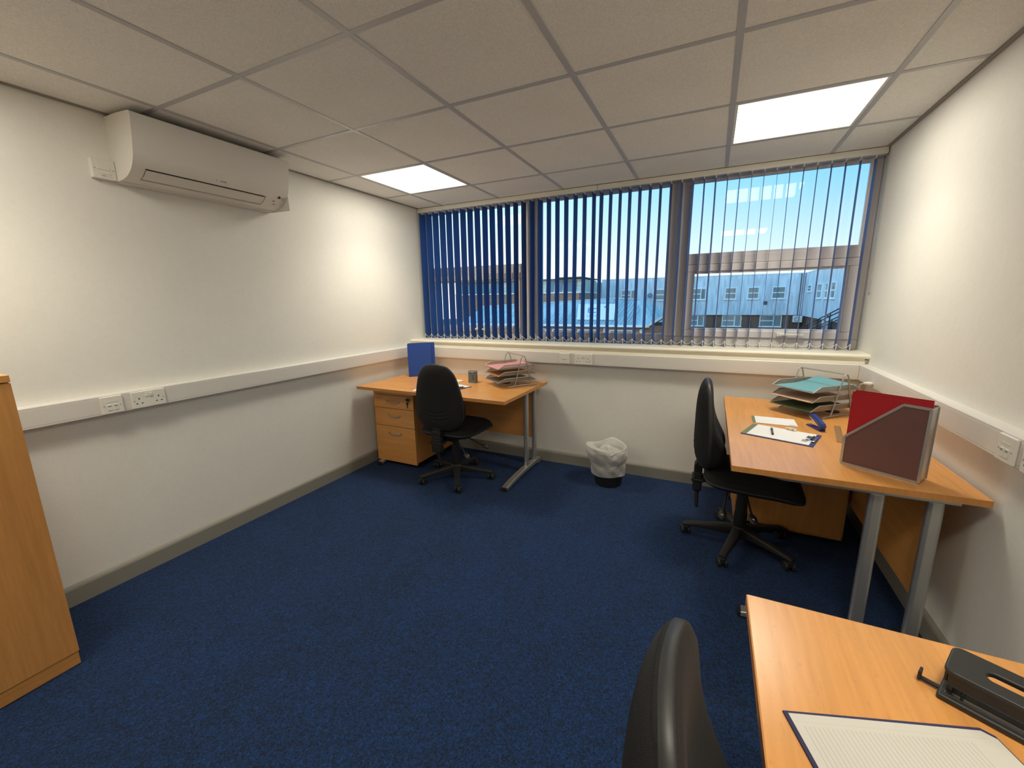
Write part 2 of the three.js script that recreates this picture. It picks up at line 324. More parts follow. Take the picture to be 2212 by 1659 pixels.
socketPlate('data_outlet', 0.086, 'white data outlet plate on the right-hand wall trunking behind the red file', [W - 0.0505, yo, 1.54], -Math.PI / 2, 'outlet', false);
socketPlate('double_socket', 0.146, 'white double power socket at the frame edge on the right-hand trunking', [W - 0.0505, yo, 1.69], -Math.PI / 2, 'socket', true);
{ // plug and lead behind the letter tray
  const t = thing('power_plug', 'white plug with a short lead behind the blue folder tray', 'plug', [W - 0.0505, 0.915, 0.31], -Math.PI / 2);
  part('plug_body', [box(-0.02, 0.02, -0.010, 0.007, 0, 0.026, 0.007), box(-0.011, 0.011, -0.008, 0.005, 0.022, 0.04, 0.005)], M.plasticWhite, t);
  part('lead', pipe([V(0, -0.003, 0.038), V(-0.02, -0.02, 0.05), V(-0.03, -0.09, 0.045), V(-0.04, -0.15, 0.032), V(-0.06, -0.178, 0.02)], 0.003, 30, 6), M.plasticWhite, t);
}
{ // fused spur beside the air conditioner
  const t = thing('fused_spur', 'white fused spur switch on the wall beside the air conditioner', 'switch', [0, 2.045, 2.21], Math.PI / 2);
  part('back_box', box(-0.043, 0.043, -0.043, 0.043, 0, 0.022, 0.003), M.plasticWhite, t);
  part('plate', box(-0.044, 0.044, -0.044, 0.044, 0.022, 0.031, 0.003), M.plasticWhite, t);
  part('rocker', box(-0.026, 0.022, -0.004, 0.016, 0.03, 0.034, 0.002), M.plasticWhite, t);
  part('fuse_carrier', box(-0.02, 0.026, -0.022, -0.008, 0.03, 0.033, 0.001), M.plasticWhite, t);
  part('marking', [box(-0.012, 0.006, -0.031, -0.028, 0.0305, 0.0314), box(0.01, 0.03, -0.032, -0.031, 0.0305, 0.0314)], M.trimGrey, t);
  for (const s of [-1, 1]) part('screw', cyl(0.003, 0.003, 0.001, 12).rotateX(Math.PI / 2).translate(s * 0.034, 0, 0.0313), M.silverWire, t);
}

// ------------------------------------------------------------------ air conditioner
{
  const z0 = 1.375, z1 = 2.165, t = thing('air_conditioner', 'white wall-mounted air conditioner high on the left-hand wall', 'air conditioner', [0, 0, z0]);
  const L = z1 - z0;
  const front = new THREE.CatmullRomCurve3([[0.238, 2.273], [0.236, 2.24], [0.229, 2.19], [0.219, 2.14], [0.207, 2.095], [0.19, 2.062], [0.166, 2.037], [0.13, 2.016], [0.09, 2.006], [0.03, 2.0]].map(([x, y]) => V(x, y, 0))).getPoints(60).map((p) => [p.x, p.y]);
  const full = [[0, 2.0], [0, 2.288], [0.12, 2.286], [0.2, 2.281], [0.228, 2.278], ...front];
  const fa = front.findIndex(([x, y]) => y < 2.055), fb = front.findIndex(([x, y]) => x < 0.112);
  const inset = (a, d) => { const [x, y] = front[a], [px, py] = front[a - 1], [qx, qy] = front[a + 1], dx = qx - px, dy = qy - py, l = Math.hypot(dx, dy); return [x + dy / l * d, y - dx / l * d]; };
  const range = (a, b) => Array.from({ length: b - a + 1 }, (_, k) => a + k);
  const notch = [...full.slice(0, 5), ...front.slice(0, fa + 1), ...range(fa, fb).map((k) => inset(k, 0.022)), ...front.slice(fb)];
  const f0 = 1.508 - z0, f1 = 2.112 - z0, gap = 0.0045;
  part('casing', [extrude(full, f0), extrude(notch, f1 - f0).translate(0, 0, f0), extrude(full, L - f1).translate(0, 0, f1)].map((g) => toCreasedNormals(g, 0.5)), std(rgb(0.76, 0.74, 0.685), 0.32), t);
  const flapPts = [...range(fa + 2, fb - 2).map((k) => inset(k, 0.0005)), ...range(fa + 2, fb - 2).reverse().map((k) => inset(k, 0.008))];
  part('louvre_flap', toCreasedNormals(extrude(flapPts, f1 - f0 - 2 * gap).translate(0, 0, f0 + gap), 0.5), std(rgb(0.74, 0.72, 0.665), 0.34), t);
  part('air_outlet', extrude([...range(fa, fb).map((k) => inset(k, 0.0195)), ...range(fa, fb).reverse().map((k) => inset(k, 0.0215))], f1 - f0 - 0.001).translate(0, 0, f0 + 0.0005), M.slot, t);
  part('end_cheek', extrude([[0.003, 1.996], [0.003, 2.14], [0.19, 2.14], [0.2, 2.08], [0.203, 2.0], [0.198, 1.99], [0.05, 1.993]], 0.006, 0.002).translate(0, 0, -0.005), M.plasticWhite, t);
  part('top_grille', Array.from({ length: 22 }, (_, k) => box(0.03, 0.2, 2.284, 2.29, 0.03 + k * 0.034, 0.036 + k * 0.034)), M.trimGrey, t);
  part('drain_tray', box(0.003, 0.05, 1.996, 2.003, 0.01, L - 0.01, 0.002), std(rgb(0.72, 0.70, 0.65), 0.4), t);
  // printed marks: maker's word as a thin grey line, round black receiver, small grey symbols
  const on = (k, z, w, h, mat, name) => { const [x, y] = inset(k, -0.0004), [px, py] = front[k - 1], [qx, qy] = front[k + 1]; const m = part(name, box(-w / 2, w / 2, -h / 2, h / 2, -0.0004, 0.0004), mat, t); m.position.set(x, y, z - z0); m.rotation.order = 'YXZ'; m.rotation.y = Math.PI / 2; m.rotation.x = Math.atan2(-(qx - px), -(qy - py)) * 1; m.rotation.x = Math.atan2((px - qx), (py - qy)); return m; };
  const grey = std(rgb(0.30, 0.285, 0.26), 0.6), dark = std(rgb(0.015, 0.012, 0.018), 0.3);
  const at = (y) => front.findIndex((p) => p[1] < y);
  const lk = at(2.075);
  { const fnt = await new FontLoader().loadAsync('fonts/droid/droid_sans_bold.typeface.json');
    const g = new TextGeometry('DAIKIN', { font: fnt, size: 0.0070, depth: 0.0004, curveSegments: 3 }); g.computeBoundingBox(); g.translate(-g.boundingBox.max.x / 2, -0.004, -0.0001);
    const m = on(lk, 1.762, 0.01, 0.01, grey, 'maker_logo'); m.geometry = g; part('logo_mark', new THREE.CircleGeometry(0.0042, 3).translate(-0.034, 0, 0.0005), std(rgb(0.1, 0.25, 0.5), 0.5), m);
    globalThis.__f = fnt; }
  const dot = on(at(2.06), 1.427, 0.01, 0.01, dark, 'receiver_window'); dot.geometry = cyl(0.0085, 0.0085, 0.0012, 20).rotateX(Math.PI / 2);
  on(at(2.062), 1.402, 0.026, 0.0028, grey, 'printed_text'); on(at(2.054), 1.405, 0.022, 0.0028, grey, 'printed_text');
  const ic = on(at(2.038), 1.452, 0.012, 0.007, grey, 'indicator_lamp'); ic.geometry = cyl(0.006, 0.006, 0.0010, 16).scale(1.5, 1, 0.8).rotateX(Math.PI / 2);
  const hs = on(at(2.026), 1.437, 0.012, 0.007, grey, 'printed_symbol'); hs.geometry = extrude([[-0.01, -0.006], [0, 0.006], [0.01, -0.006], [0.006, -0.006], [0, 0.001], [-0.006, -0.006]], 0.001);
}

// ------------------------------------------------------------------ desks, local: x along, z from the back (0) to the sitter (0.8)
const TOP = 0.73;
function desk(len, depth, label, pos, turn, ports) {
  const t = thing('office_desk', label, 'desk', pos, turn, 'office desks');
  part('desktop', box(0, len, TOP - 0.025, TOP, 0, depth, 0.0015), M.beech, t, 0);
  part('edge_band', [box(-0.0012, 0.0006, TOP - 0.0245, TOP - 0.0008, 0.001, depth - 0.001), box(len - 0.0006, len + 0.0012, TOP - 0.0245, TOP - 0.0008, 0.001, depth - 0.001), box(0.001, len - 0.001, TOP - 0.0245, TOP - 0.0008, depth - 0.0006, depth + 0.0012)], M.beechEdge, t, 0);
  part('modesty_panel', box(0.1, len - 0.1, 0.25, TOP - 0.03, 0.095, 0.113, 0.001), M.beech, t, 0);
  for (const x of [0.075, len - 0.075]) {
    const foot = extrude([[0.03, 0.006], [0.03, 0.05], [0.06, 0.055], [0.30, 0.058], [0.42, 0.056], [0.54, 0.05], [0.64, 0.039], [0.685, 0.03], [0.685, 0.006], [0.62, 0.012], [0.5, 0.02], [0.3, 0.024], [0.12, 0.018], [0.07, 0.006]].map(([z, y]) => [-z, y]), 0.05, 0.006, 3).rotateY(Math.PI / 2).translate(x - 0.025, 0, 0);
    const f = part('foot', foot, M.silver, t);
    part('end_cap', [box(x - 0.024, x + 0.024, 0.004, 0.031, 0.678, 0.692, 0.004), box(x - 0.02, x + 0.02, 0, 0.01, 0.64, 0.68, 0.003), box(x - 0.02, x + 0.02, 0, 0.01, 0.032, 0.07, 0.003)], M.black, f);
    for (const z of [0.11, 0.278]) part('upright', box(x - 0.016, x + 0.016, 0.045, TOP - 0.05, z - 0.024, z + 0.024, 0.013), M.silver, t);
    part('top_beam', extrude([[0.05, TOP - 0.056], [0.58, TOP - 0.056], [0.70, TOP - 0.040], [0.72, TOP - 0.026], [0.05, TOP - 0.026]].map(([z, y]) => [-z, y]), 0.046, 0.004).rotateY(Math.PI / 2).translate(x - 0.023, 0, 0), M.silver, t);
  }
  for (const [x, z] of ports) {
    const p = part('cable_port', [new THREE.TorusGeometry(0.034, 0.0055, 8, 32).rotateX(Math.PI / 2).scale(1, 0.6, 1), cyl(0.031, 0.031, 0.003, 28).translate(0, 0.0015, 0)], M.black, t);
    p.position.set(x, TOP + 0.001, z);
  }
  return t;
}
desk(1.39, 0.80, 'beech-effect office desk in the corner below the air conditioner wall', [0.058, 0, 0.01], -0.016, [[1.09, 0.19]]);
desk(1.37, 0.775, 'beech-effect office desk by the window and the right-hand wall', [3.572, 0, 0.088], -Math.PI / 2, [[0.205, 0.20]]);
desk(1.40, 0.775, 'beech-effect office desk in the foreground with the hole punch', [3.572, 0, 2.297], -Math.PI / 2, []);

// ------------------------------------------------------------------ drawer pedestals, local: x across, front at +z
function pedestal(w, d, h, label, pos, turn, keys) {
  const t = thing('drawer_pedestal', label, 'drawers', pos, turn, 'drawer pedestals'), b = 0.035;
  part('carcass', [box(-w / 2, -w / 2 + 0.018, b, h - 0.02, -d, -0.019), box(w / 2 - 0.018, w / 2, b, h - 0.02, -d, -0.019), box(-w / 2, w / 2, b, b + 0.018, -d, -0.019), box(-w / 2, w / 2, b, h - 0.02, -d, -d + 0.01)], M.beech, t, 1);
  part('top_panel', box(-w / 2, w / 2, h - 0.02, h, -d, 0, 0.001), M.beech, t, 0);
  for (const [y0, y1, hy] of [[0.522, h - 0.024, 0.585], [0.363, 0.518, 0.462], [b + 0.004, 0.359, 0.304]]) {
    const dr = part('drawer_front', box(-w / 2 + 0.001, w / 2 - 0.001, y0, y1, -0.018, 0, 0.0015), M.beech, t, 0);
    const pts = [V(-0.066, hy, -0.002), V(-0.064, hy, 0.010), V(-0.04, hy - 0.004, 0.020), V(0, hy - 0.006, 0.024), V(0.04, hy - 0.004, 0.020), V(0.064, hy, 0.010), V(0.066, hy, -0.002)];
    part('bow_handle', [pipe(pts, 0.0045, 40, 8)], M.silver, dr);
  }
  for (const sx of [-1, 1]) for (const sz of [-1, 1]) part('castor', [cyl(0.017, 0.017, 0.018, 16).rotateZ(Math.PI / 2).translate(sx * (w / 2 - 0.05), 0.017, -d / 2 + sz * (d / 2 - 0.06)), box(sx * (w / 2 - 0.05) - 0.014, sx * (w / 2 - 0.05) + 0.014, 0.024, b, -d / 2 + sz * (d / 2 - 0.06) - 0.014, -d / 2 + sz * (d / 2 - 0.06) + 0.014)], M.black, t);
  const lk = part('lock', [cyl(0.009, 0.009, 0.004, 20).rotateX(Math.PI / 2).translate(w / 2 - 0.052, 0.613, 0.002)], M.chrome, t);
  if (keys) {
    part('key', [box(w / 2 - 0.064, w / 2 - 0.040, 0.606, 0.624, 0.004, 0.022, 0.004), box(w / 2 - 0.056, w / 2 - 0.03, 0.603, 0.613, 0.012, 0.022, 0.003)], M.black, lk);
    part('spare_key', [box(w / 2 - 0.069, w / 2 - 0.054, 0.566, 0.592, 0.003, 0.010, 0.003), box(w / 2 - 0.064, w / 2 - 0.059, 0.54, 0.567, 0.004, 0.007)], M.black, lk);
  }
}
pedestal(0.43, 0.59, 0.66, 'three-drawer beech pedestal with keys in the lock, under the corner desk', [0.285, 0, 0.652], 0, true);
pedestal(0.43, 0.55, 0.66, 'three-drawer beech pedestal under the desk by the right-hand wall', [2.892, 0, 0.345], -Math.PI / 2, false);

// ------------------------------------------------------------------ operator chairs, local: facing +z
function closedCurve(pts, n) { return new THREE.CatmullRomCurve3(pts.map(([a, b]) => V(a, b, 0)), true, 'catmullrom', 0.5).getSpacedPoints(n).slice(0, n).map((p) => [p.x, p.y]); }
function disc(outline, c, nr, f) {            // f(a, b, r) -> [x,y,z]; a, b are outline coordinates
  const n = outline.length, pos = [], idx = [];
  pos.push(...f(c[0], c[1], 0));
  for (let k = 1; k <= nr; k++) for (let i = 0; i < n; i++) { const r = k / nr; pos.push(...f(c[0] + (outline[i][0] - c[0]) * r, c[1] + (outline[i][1] - c[1]) * r, r)); }
  for (let i = 0; i < n; i++) idx.push(0, 1 + i, 1 + (i + 1) % n);
  for (let k = 1; k < nr; k++) for (let i = 0; i < n; i++) { const a = 1 + (k - 1) * n + i, b = 1 + (k - 1) * n + (i + 1) % n, d = a + n, e = b + n; idx.push(a, d, e, a, e, b); }
  const g = new THREE.BufferGeometry(); g.setAttribute('position', new THREE.Float32BufferAttribute(pos, 3)); g.setIndex(idx);
  g.setAttribute('uv', new THREE.Float32BufferAttribute(new Float32Array(pos.length / 3 * 2), 2)); g.computeVertexNormals(); return metricUV(g, 0);
}
function flip(g) { const i = g.index.array; for (let k = 0; k < i.length; k += 3) { const a = i[k]; i[k] = i[k + 1]; i[k + 1] = a; } g.computeVertexNormals(); return g; }
function band(outline, f, prof) {             // ring swept round the outline; prof: [out, depth][]; f(a, b, out direction, prof point) -> xyz
  const n = outline.length, m = prof.length, pos = [], idx = [];
  for (let i = 0; i < n; i++) {
    const [x, y] = outline[i], [px, py] = outline[(i + n - 1) % n], [qx, qy] = outline[(i + 1) % n], l = Math.hypot(qx - px, qy - py), nx = (qy - py) / l, ny = -(qx - px) / l;
    for (const p of prof) pos.push(...f(x, y, nx, ny, p));
  }
  for (let i = 0; i < n; i++) for (let j = 0; j < m - 1; j++) { const a = i * m + j, b = ((i + 1) % n) * m + j; idx.push(a, b, b + 1, a, b + 1, a + 1); }
  const g = new THREE.BufferGeometry(); g.setAttribute('position', new THREE.Float32BufferAttribute(pos, 3)); g.setIndex(idx); g.computeVertexNormals(); return metricUV(g, 0);
}
const half = (pts) => [...pts, ...pts.slice(1, -1).reverse().map(([x, y]) => [-x, y])];
const backOutline = closedCurve(half([[0, 0.47], [0.10, 0.474], [0.168, 0.505], [0.203, 0.565], [0.21, 0.64], [0.200, 0.73], [0.178, 0.82], [0.150, 0.892], [0.102, 0.943], [0.05, 0.961], [0, 0.965]]), 120);
const seatOutline = closedCurve(half([[0, -0.205], [0.11, -0.203], [0.185, -0.18], [0.215, -0.11], [0.23, 0], [0.236, 0.1], [0.232, 0.19], [0.205, 0.245], [0.12, 0.268], [0, 0.275]]), 96);
const spine = (y) => -0.25 + 0.045 * Math.max(0, (0.62 - y) / 0.15) ** 2 * 0.5 + 0.03 * Math.max(0, (y - 0.75) / 0.2) ** 2 * 0.35;
const wrap = (x) => 1.15 * x * x;
let CHAIR = null;
function chairGeos() {
  if (CHAIR) return CHAIR;
  const back = flip(disc(backOutline, [0, 0.7], 80, (x, y, r) => {
    let z = spine(y) + wrap(x) - 0.026 * Math.pow(Math.max(0, 1 - r ** 6), 0.7);
    for (const yl of [0.613, 0.585, 0.555]) { const q = (y - yl - 1.3 * x * x) / 0.0055, fade = Math.max(0, 1 - (Math.abs(x) / 0.13) ** 4); z += 0.0055 * Math.exp(-q * q) * fade; }
    return [x, y, z];
  }));
  const thick = (y) => 0.03 + 0.095 * Math.exp(-(((y - 0.56) / 0.13) ** 2));
  const cushion = disc(backOutline, [0, 0.7], 24, (x, y, r) => [x, y, spine(y) + wrap(x) + 0.018 + thick(y) * Math.pow(Math.max(0, 1 - r ** 4), 0.6)]);
  const trim = band(backOutline, (x, y, nx, ny, [o, d]) => [x + nx * o, y + ny * o, spine(y) + wrap(x) + d], [[-0.008, -0.001], [-0.001, -0.001], [0.002, 0.002], [0.0025, 0.009], [0.002, 0.016], [-0.001, 0.019], [-0.008, 0.019]]);
  const sy = (z) => -(z > 0.1 ? 1.1 * (z - 0.1) ** 2 : 0) - (z < -0.1 ? -0.6 * (z + 0.1) ** 2 : 0);
  const seat = flip(disc(seatOutline, [0, 0.03], 24, (x, z, r) => [x, 0.425 + sy(z) + 0.066 * Math.pow(Math.max(0, 1 - r ** 5), 0.55) - 0.006 * (1 - r), z]));
  const pan = disc(seatOutline, [0, 0.03], 12, (x, z, r) => [x, 0.413 + sy(z) - 0.034 * Math.pow(Math.max(0, 1 - r ** 4), 0.6), z]);
  const seatTrim = band(seatOutline, (x, z, nx, nz, [o, d]) => [x + nx * o, 0.413 + sy(z) + d, z + nz * o], [[-0.012, 0.016], [0, 0.014], [0.003, 0.008], [0.002, 0.001], [-0.004, -0.003], [-0.014, -0.004]]);
  return CHAIR = { back, cushion, trim, seat, pan, seatTrim };
}
function chair(label, pos, turn, baseAngle) {
  const t = thing('office_chair', label, 'chair', pos, turn, 'office chairs'), G = chairGeos();
  const b = part('backrest', G.back, M.fabric, t); part('edge_trim', G.trim, M.blackShell, b); part('cushion', G.cushion, M.fabric, b);
  const s = part('seat', G.seat, M.fabric, t); part('edge_trim', G.seatTrim, M.blackShell, s); part('seat_pan', G.pan, M.blackShell, s);
  part('mechanism', [box(-0.085, 0.085, 0.352, 0.402, -0.13, 0.11, 0.012), box(-0.05, 0.05, 0.335, 0.36, -0.09, 0.07, 0.01), box(-0.035, 0.035, 0.362, 0.382, -0.26, -0.1, 0.004)], M.black, t);
  part('back_upright', [box(-0.032, 0.032, 0.37, 0.54, -0.246, -0.232, 0.004)], M.black, t);
  part('bellows', Array.from({ length: 6 }, (_, k) => box(-0.044 + 0.002 * (k % 2), 0.044 - 0.002 * (k % 2), 0.382 + k * 0.0135, 0.392 + k * 0.0135, -0.262, -0.216, 0.005)).concat([box(-0.037, 0.037, 0.38, 0.47, -0.256, -0.222, 0.004)]), M.black, t);
  part('height_bracket', [box(-0.056, 0.056, 0.365, 0.382, -0.272, -0.206, 0.005), box(-0.043, 0.043, 0.30, 0.366, -0.264, -0.214, 0.012)], M.black, t);
  part('tilt_lever', [rod(V(0, 0.31, -0.24), V(-0.02, 0.205, -0.234), 0.013, 12, 0.010), new THREE.SphereGeometry(0.0105, 12, 8).translate(-0.02, 0.203, -0.234)], M.black, t);
  for (const [a, c] of [[V(-0.07, 0.375, 0.0), V(-0.235, 0.30, 0.03)], [V(-0.06, 0.365, -0.08), V(-0.155, 0.262, -0.10)]]) {
    const l = part('lever', [rod(a, c, 0.0055, 8)], M.black, t), d = c.clone().sub(a).normalize();
    const pd = part('lever_paddle', new THREE.SphereGeometry(0.022, 18, 12).scale(0.6, 1.5, 1), M.blackShell, l); pd.position.copy(c.clone().addScaledVector(d, 0.02)); pd.quaternion.setFromUnitVectors(V(0, 1, 0), d);
    const wmk = part('arrow_mark', extrude([[-0.003, -0.011], [0.003, -0.011], [0.003, 0.004], [0.008, 0.004], [0, 0.013], [-0.008, 0.004], [-0.003, 0.004]], 0.0008), M.plasticWhite, l);
    wmk.position.copy(c).addScaledVector(d, 0.022); wmk.position.x -= 0.0135; wmk.position.y += 0.003; wmk.rotation.set(0, -Math.PI / 2, 0);
  }
  part('gas_column', [lathe([[0.0, 0.06], [0.03, 0.06], [0.033, 0.075], [0.0335, 0.2], [0.03, 0.203], [0.0295, 0.27], [0.026, 0.273], [0.0255, 0.35], [0, 0.35]], 28)], M.black, t);
  part('hub', lathe([[0, 0.055], [0.045, 0.055], [0.052, 0.07], [0.05, 0.1], [0.042, 0.12], [0.036, 0.125], [0, 0.125]], 32), M.chairBase, t);
  for (let k = 0; k < 5; k++) {
    const phi = -(baseAngle + k * 72) * Math.PI / 180 - turn;
    const sh = extrude([[0.035, 0.062], [0.035, 0.116], [0.08, 0.112], [0.2, 0.093], [0.27, 0.082], [0.298, 0.072], [0.298, 0.056], [0.25, 0.058], [0.15, 0.064]], 0.044, 0.008, 3).translate(0, 0, -0.022), p = sh.attributes.position;
    for (let i = 0; i < p.count; i++) p.setZ(i, p.getZ(i) * (1.15 - 1.4 * Math.max(0, p.getX(i) - 0.03)));
    const arm = part('base_arm', toCreasedNormals(sh, 0.7), M.chairBase, t); arm.rotation.y = phi;
    const cs = part('castor', [box(-0.016, 0.016, 0.022, 0.056, -0.02, 0.016, 0.008), cyl(0.006, 0.006, 0.02, 10).translate(0, 0.056, 0)], M.black, t);
    cs.position.set(Math.cos(phi) * 0.284, 0, -Math.sin(phi) * 0.284); cs.rotation.y = phi + 0.9 + k * 1.3;
    for (const sd of [-1, 1]) part('wheel', lathe([[0, -0.009], [0.02, -0.009], [0.025, -0.005], [0.0255, 0.005], [0.022, 0.009], [0, 0.010]], 24).rotateZ(-sd * Math.PI / 2).translate(sd * 0.0165, 0.0255, -0.006), M.blackShell, cs);
  }
  return t;
}
chair('black operator chair pulled up to the corner desk, its back to the room', [0.893, 0, 0.642], Math.PI, 55.7);
chair('black operator chair side-on at the desk by the window', [2.91, 0, 0.768], Math.PI / 2, 36);
chair('black operator chair in the foreground of which only the backrest shows', [2.886, 0, 2.815], Math.PI / 2, 20);

// ------------------------------------------------------------------ waste bin
{
  const t = thing('waste_bin', 'black round waste bin below the window', 'bin', [2.037, 0, 0.243]);
  part('bucket', lathe([[0.0, 0.004], [0.096, 0.0], [0.102, 0.006], [0.118, 0.255], [0.124, 0.262], [0.123, 0.268], [0.113, 0.265], [0.098, 0.012], [0, 0.012]], 48), M.black, t);
  // thin film with sharp creases: triangle waves in several directions over the unrolled film
  const nt = 260, ns = 84, pos = [], idx = [], q0 = rng(78), folds = [];
  const tri = (x) => Math.abs(((x % 1) + 1) % 1 * 2 - 1) - 0.5;
  for (let k = 0; k < 9; k++) folds.push([Math.round((q0() - 0.5) * 13), (q0() - 0.5) * 9, q0(), 0.0022 + 0.0045 * q0()]);
  for (let j = 0; j < ns; j++) for (let i = 0; i < nt; i++) {
    const u = j / (ns - 1), th = i / nt, a = th * 2 * Math.PI;
    let k1 = 0; for (const [fa, fu, ph, am] of folds) k1 += am * tri(fa * th + fu * u + ph + 0.15 * Math.sin(a * 2 + fu));
    const front = Math.max(0, Math.cos(a - 1.2)), left = Math.max(0, Math.cos(a - 2.75)), right = Math.max(0, Math.cos(a + 0.2)), back_ = Math.max(0, Math.cos(a + 1.7));
    const notch = Math.exp(-(((a - 1.25) / 0.16) ** 2)), top = 0.284 + 0.030 * left ** 1.5 + 0.022 * right ** 2 + 0.034 * back_ ** 2 + 0.010 * front - 0.016 * notch + k1 * 0.8;
    let r, y;
    if (u <= 0.3) { const q = u / 0.3; r = 0.004 + 0.092 * q; y = 0.238 + 0.014 * q + k1 * 1.6 + 0.015 * back_ * q; }
    else if (u <= 0.48) { const q = (u - 0.3) / 0.18; r = 0.096 + 0.025 * q + k1 * 0.5 * q; y = 0.252 + (top - 0.252) * q + k1 * 0.6 * (1 - q); }
    else { const q = (u - 0.48) / 0.52; r = 0.128 + 0.012 * Math.sin(Math.min(1, q * 1.8) * Math.PI) + left ** 1.5 * 0.044 * (1 - q) ** 0.9 + k1 * 1.1 - 0.006 * notch * (1 - q); y = top + 0.0015 - (top - 0.084 - 0.012 * left - 0.010 * Math.sin(a * 2)) * q + k1 * 0.5; r = Math.max(r, 0.1262 - 0.006 * q); }
    pos.push(Math.cos(a) * r, y, Math.sin(a) * r);
  }
  for (let j = 0; j < ns - 1; j++) for (let i = 0; i < nt; i++) { const a = j * nt + i, b = j * nt + (i + 1) % nt; idx.push(a, b, b + nt, a, b + nt, a + nt); }
  const g = new THREE.BufferGeometry(); g.setAttribute('position', new THREE.Float32BufferAttribute(pos, 3)); g.setIndex(idx); g.computeVertexNormals(); metricUV(g);
  const film = g;
  one('bin_liner', 'crumpled translucent white liner folded over the black waste bin', 'bin liner', film, new THREE.MeshPhysicalMaterial({ color: rgb(0.90, 0.895, 0.86), roughness: 0.42, transmission: 0.55, thickness: 0, side: THREE.DoubleSide }), [2.037, 0, 0.243]);
}

// ------------------------------------------------------------------ cupboard at the left edge
{
  const z0 = 2.772, z1 = 3.57, d = 0.437, h = 1.155, t = thing('cupboard', 'beech-effect office cupboard at the left edge of the view', 'cupboard', [0.053, 0, z0]);
  const w = z1 - z0;
  part('carcass', [box(0.004, d - 0.02, 0, h, 0, 0.018), box(0.004, d - 0.02, 0, h, w - 0.018, w), box(0, 0.006, 0.02, h, 0.001, w - 0.001), box(0.006, d - 0.02, 0.06, 0.078, 0.018, w - 0.018)], M.beech, t, 1);
  part('plinth', box(d - 0.03, d - 0.013, 0, 0.058, 0.001, w - 0.001), M.beech, t, 2);
  part('top_panel', box(0, d + 0.003, h, h + 0.025, 0, w, 0.002), M.beech, t, 2);
  for (const [a, b] of [[0, w / 2 - 0.0015], [w / 2 + 0.0015, w]]) {
    const dr = part('door', box(d - 0.019, d, 0.062, h - 0.004, a, b, 0.0015), M.beech, t, 1);
    const hz = a ? a + 0.04 : b - 0.04;
    part('handle', pipe([V(d - 0.002, 0.62, hz), V(d + 0.012, 0.625, hz), V(d + 0.024, 0.69, hz), V(d + 0.012, 0.755, hz), V(d - 0.002, 0.76, hz)], 0.0045, 30, 8), M.silver, dr);
  }
  for (let k = 1; k <= 2; k++) part('shelf', box(0.008, d - 0.03, 0.06 + k * 0.36, 0.078 + k * 0.36, 0.02, w - 0.02), M.beech, t, 2);
}

// ------------------------------------------------------------------ letter trays, local: opening towards +z
function meshPanel(w, d, pitch, th) {          // horizontal woven wire panel centred at 0
  const g = [], nx = Math.round(w / pitch), nz = Math.round(d / pitch);
  for (let i = 0; i <= nx; i++) g.push(new THREE.BoxGeometry(th, th * 0.6, d).translate(-w / 2 + w * i / nx, 0.0002, 0));
  for (let i = 0; i <= nz; i++) g.push(new THREE.BoxGeometry(w, th * 0.6, th).translate(0, -0.0002, -d / 2 + d * i / nz));
  return g;
}
const shelfMesh = merge(meshPanel(0.262, 0.336, 0.0042, 0.0016));
function tray(label, pos, turn) {
  const t = thing('letter_tray', label, 'letter tray', pos, turn, 'three-tier letter trays');
  const w = 0.131;
  for (const y of [0.046, 0.098, 0.154]) {
    const s = part('shelf', shelfMesh, M.silverWire, t); s.position.y = y;
    const rim = [V(-w, 0, 0.175), V(-w, 0.028, 0.120), V(-w, 0.028, -0.110), V(-w, 0, -0.165), V(w, 0, -0.165), V(w, 0.028, -0.110), V(w, 0.028, 0.120), V(w, 0, 0.175)];
    part('rim', rim.map((p, i) => rod(p, rim[(i + 1) % rim.length], 0.0034, 8)).concat(rim.map((p) => new THREE.SphereGeometry(0.0034, 8, 6).translate(p.x, p.y, p.z))), M.silverWire, s);
    const side = [];
    for (const x of [-w, w]) { for (let i = 0; i <= 66; i++) { const z = -0.150 + i * 0.0046, hh = Math.min(0.028, (0.175 - z) * 0.5, (z + 0.165) * 0.5); if (hh > 0.002) side.push(box(x - 0.0008, x + 0.0008, 0, hh, z - 0.0008, z + 0.0008)); } for (let k = 1; k < 6; k++) side.push(box(x - 0.0008, x + 0.0008, k * 0.0047, k * 0.0047 + 0.0015, -0.155 + k * 0.009, 0.165 - k * 0.009)); }
    part('side_mesh', side, M.silverWire, s);
    for (const x of [-1, 1]) for (const z of [0.02, -0.1]) part('shelf_hook', rod(V(x * w, 0.026, z), V(x * (w + 0.006), 0.024, z), 0.002, 6), M.silverWire, s);
  }
  for (const x of [-0.1375, 0.1375]) {
    part('side_frame', [pipe([V(x, 0.008, 0.035), V(x, 0.10, 0.008), V(x, 0.205, -0.020), V(x, 0.236, -0.031), V(x, 0.247, -0.045), V(x, 0.236, -0.059), V(x, 0.205, -0.070), V(x, 0.10, -0.098), V(x, 0.008, -0.125)], 0.0042, 70, 8)], M.silverWire, t);
    part('foot_bar', [pipe([V(x, 0.0045, 0.09), V(x, 0.008, 0.05), V(x, 0.012, -0.04), V(x, 0.008, -0.13), V(x, 0.0045, -0.17)], 0.0042, 40, 8), new THREE.SphereGeometry(0.0044, 8, 6).translate(x, 0.0045, 0.09), new THREE.SphereGeometry(0.0044, 8, 6).translate(x, 0.0045, -0.17)], M.silverWire, t);
  }
  part('handle_bar', rod(V(-0.1375, 0.247, -0.045), V(0.1375, 0.247, -0.045), 0.0038, 8), M.silverWire, t);
}
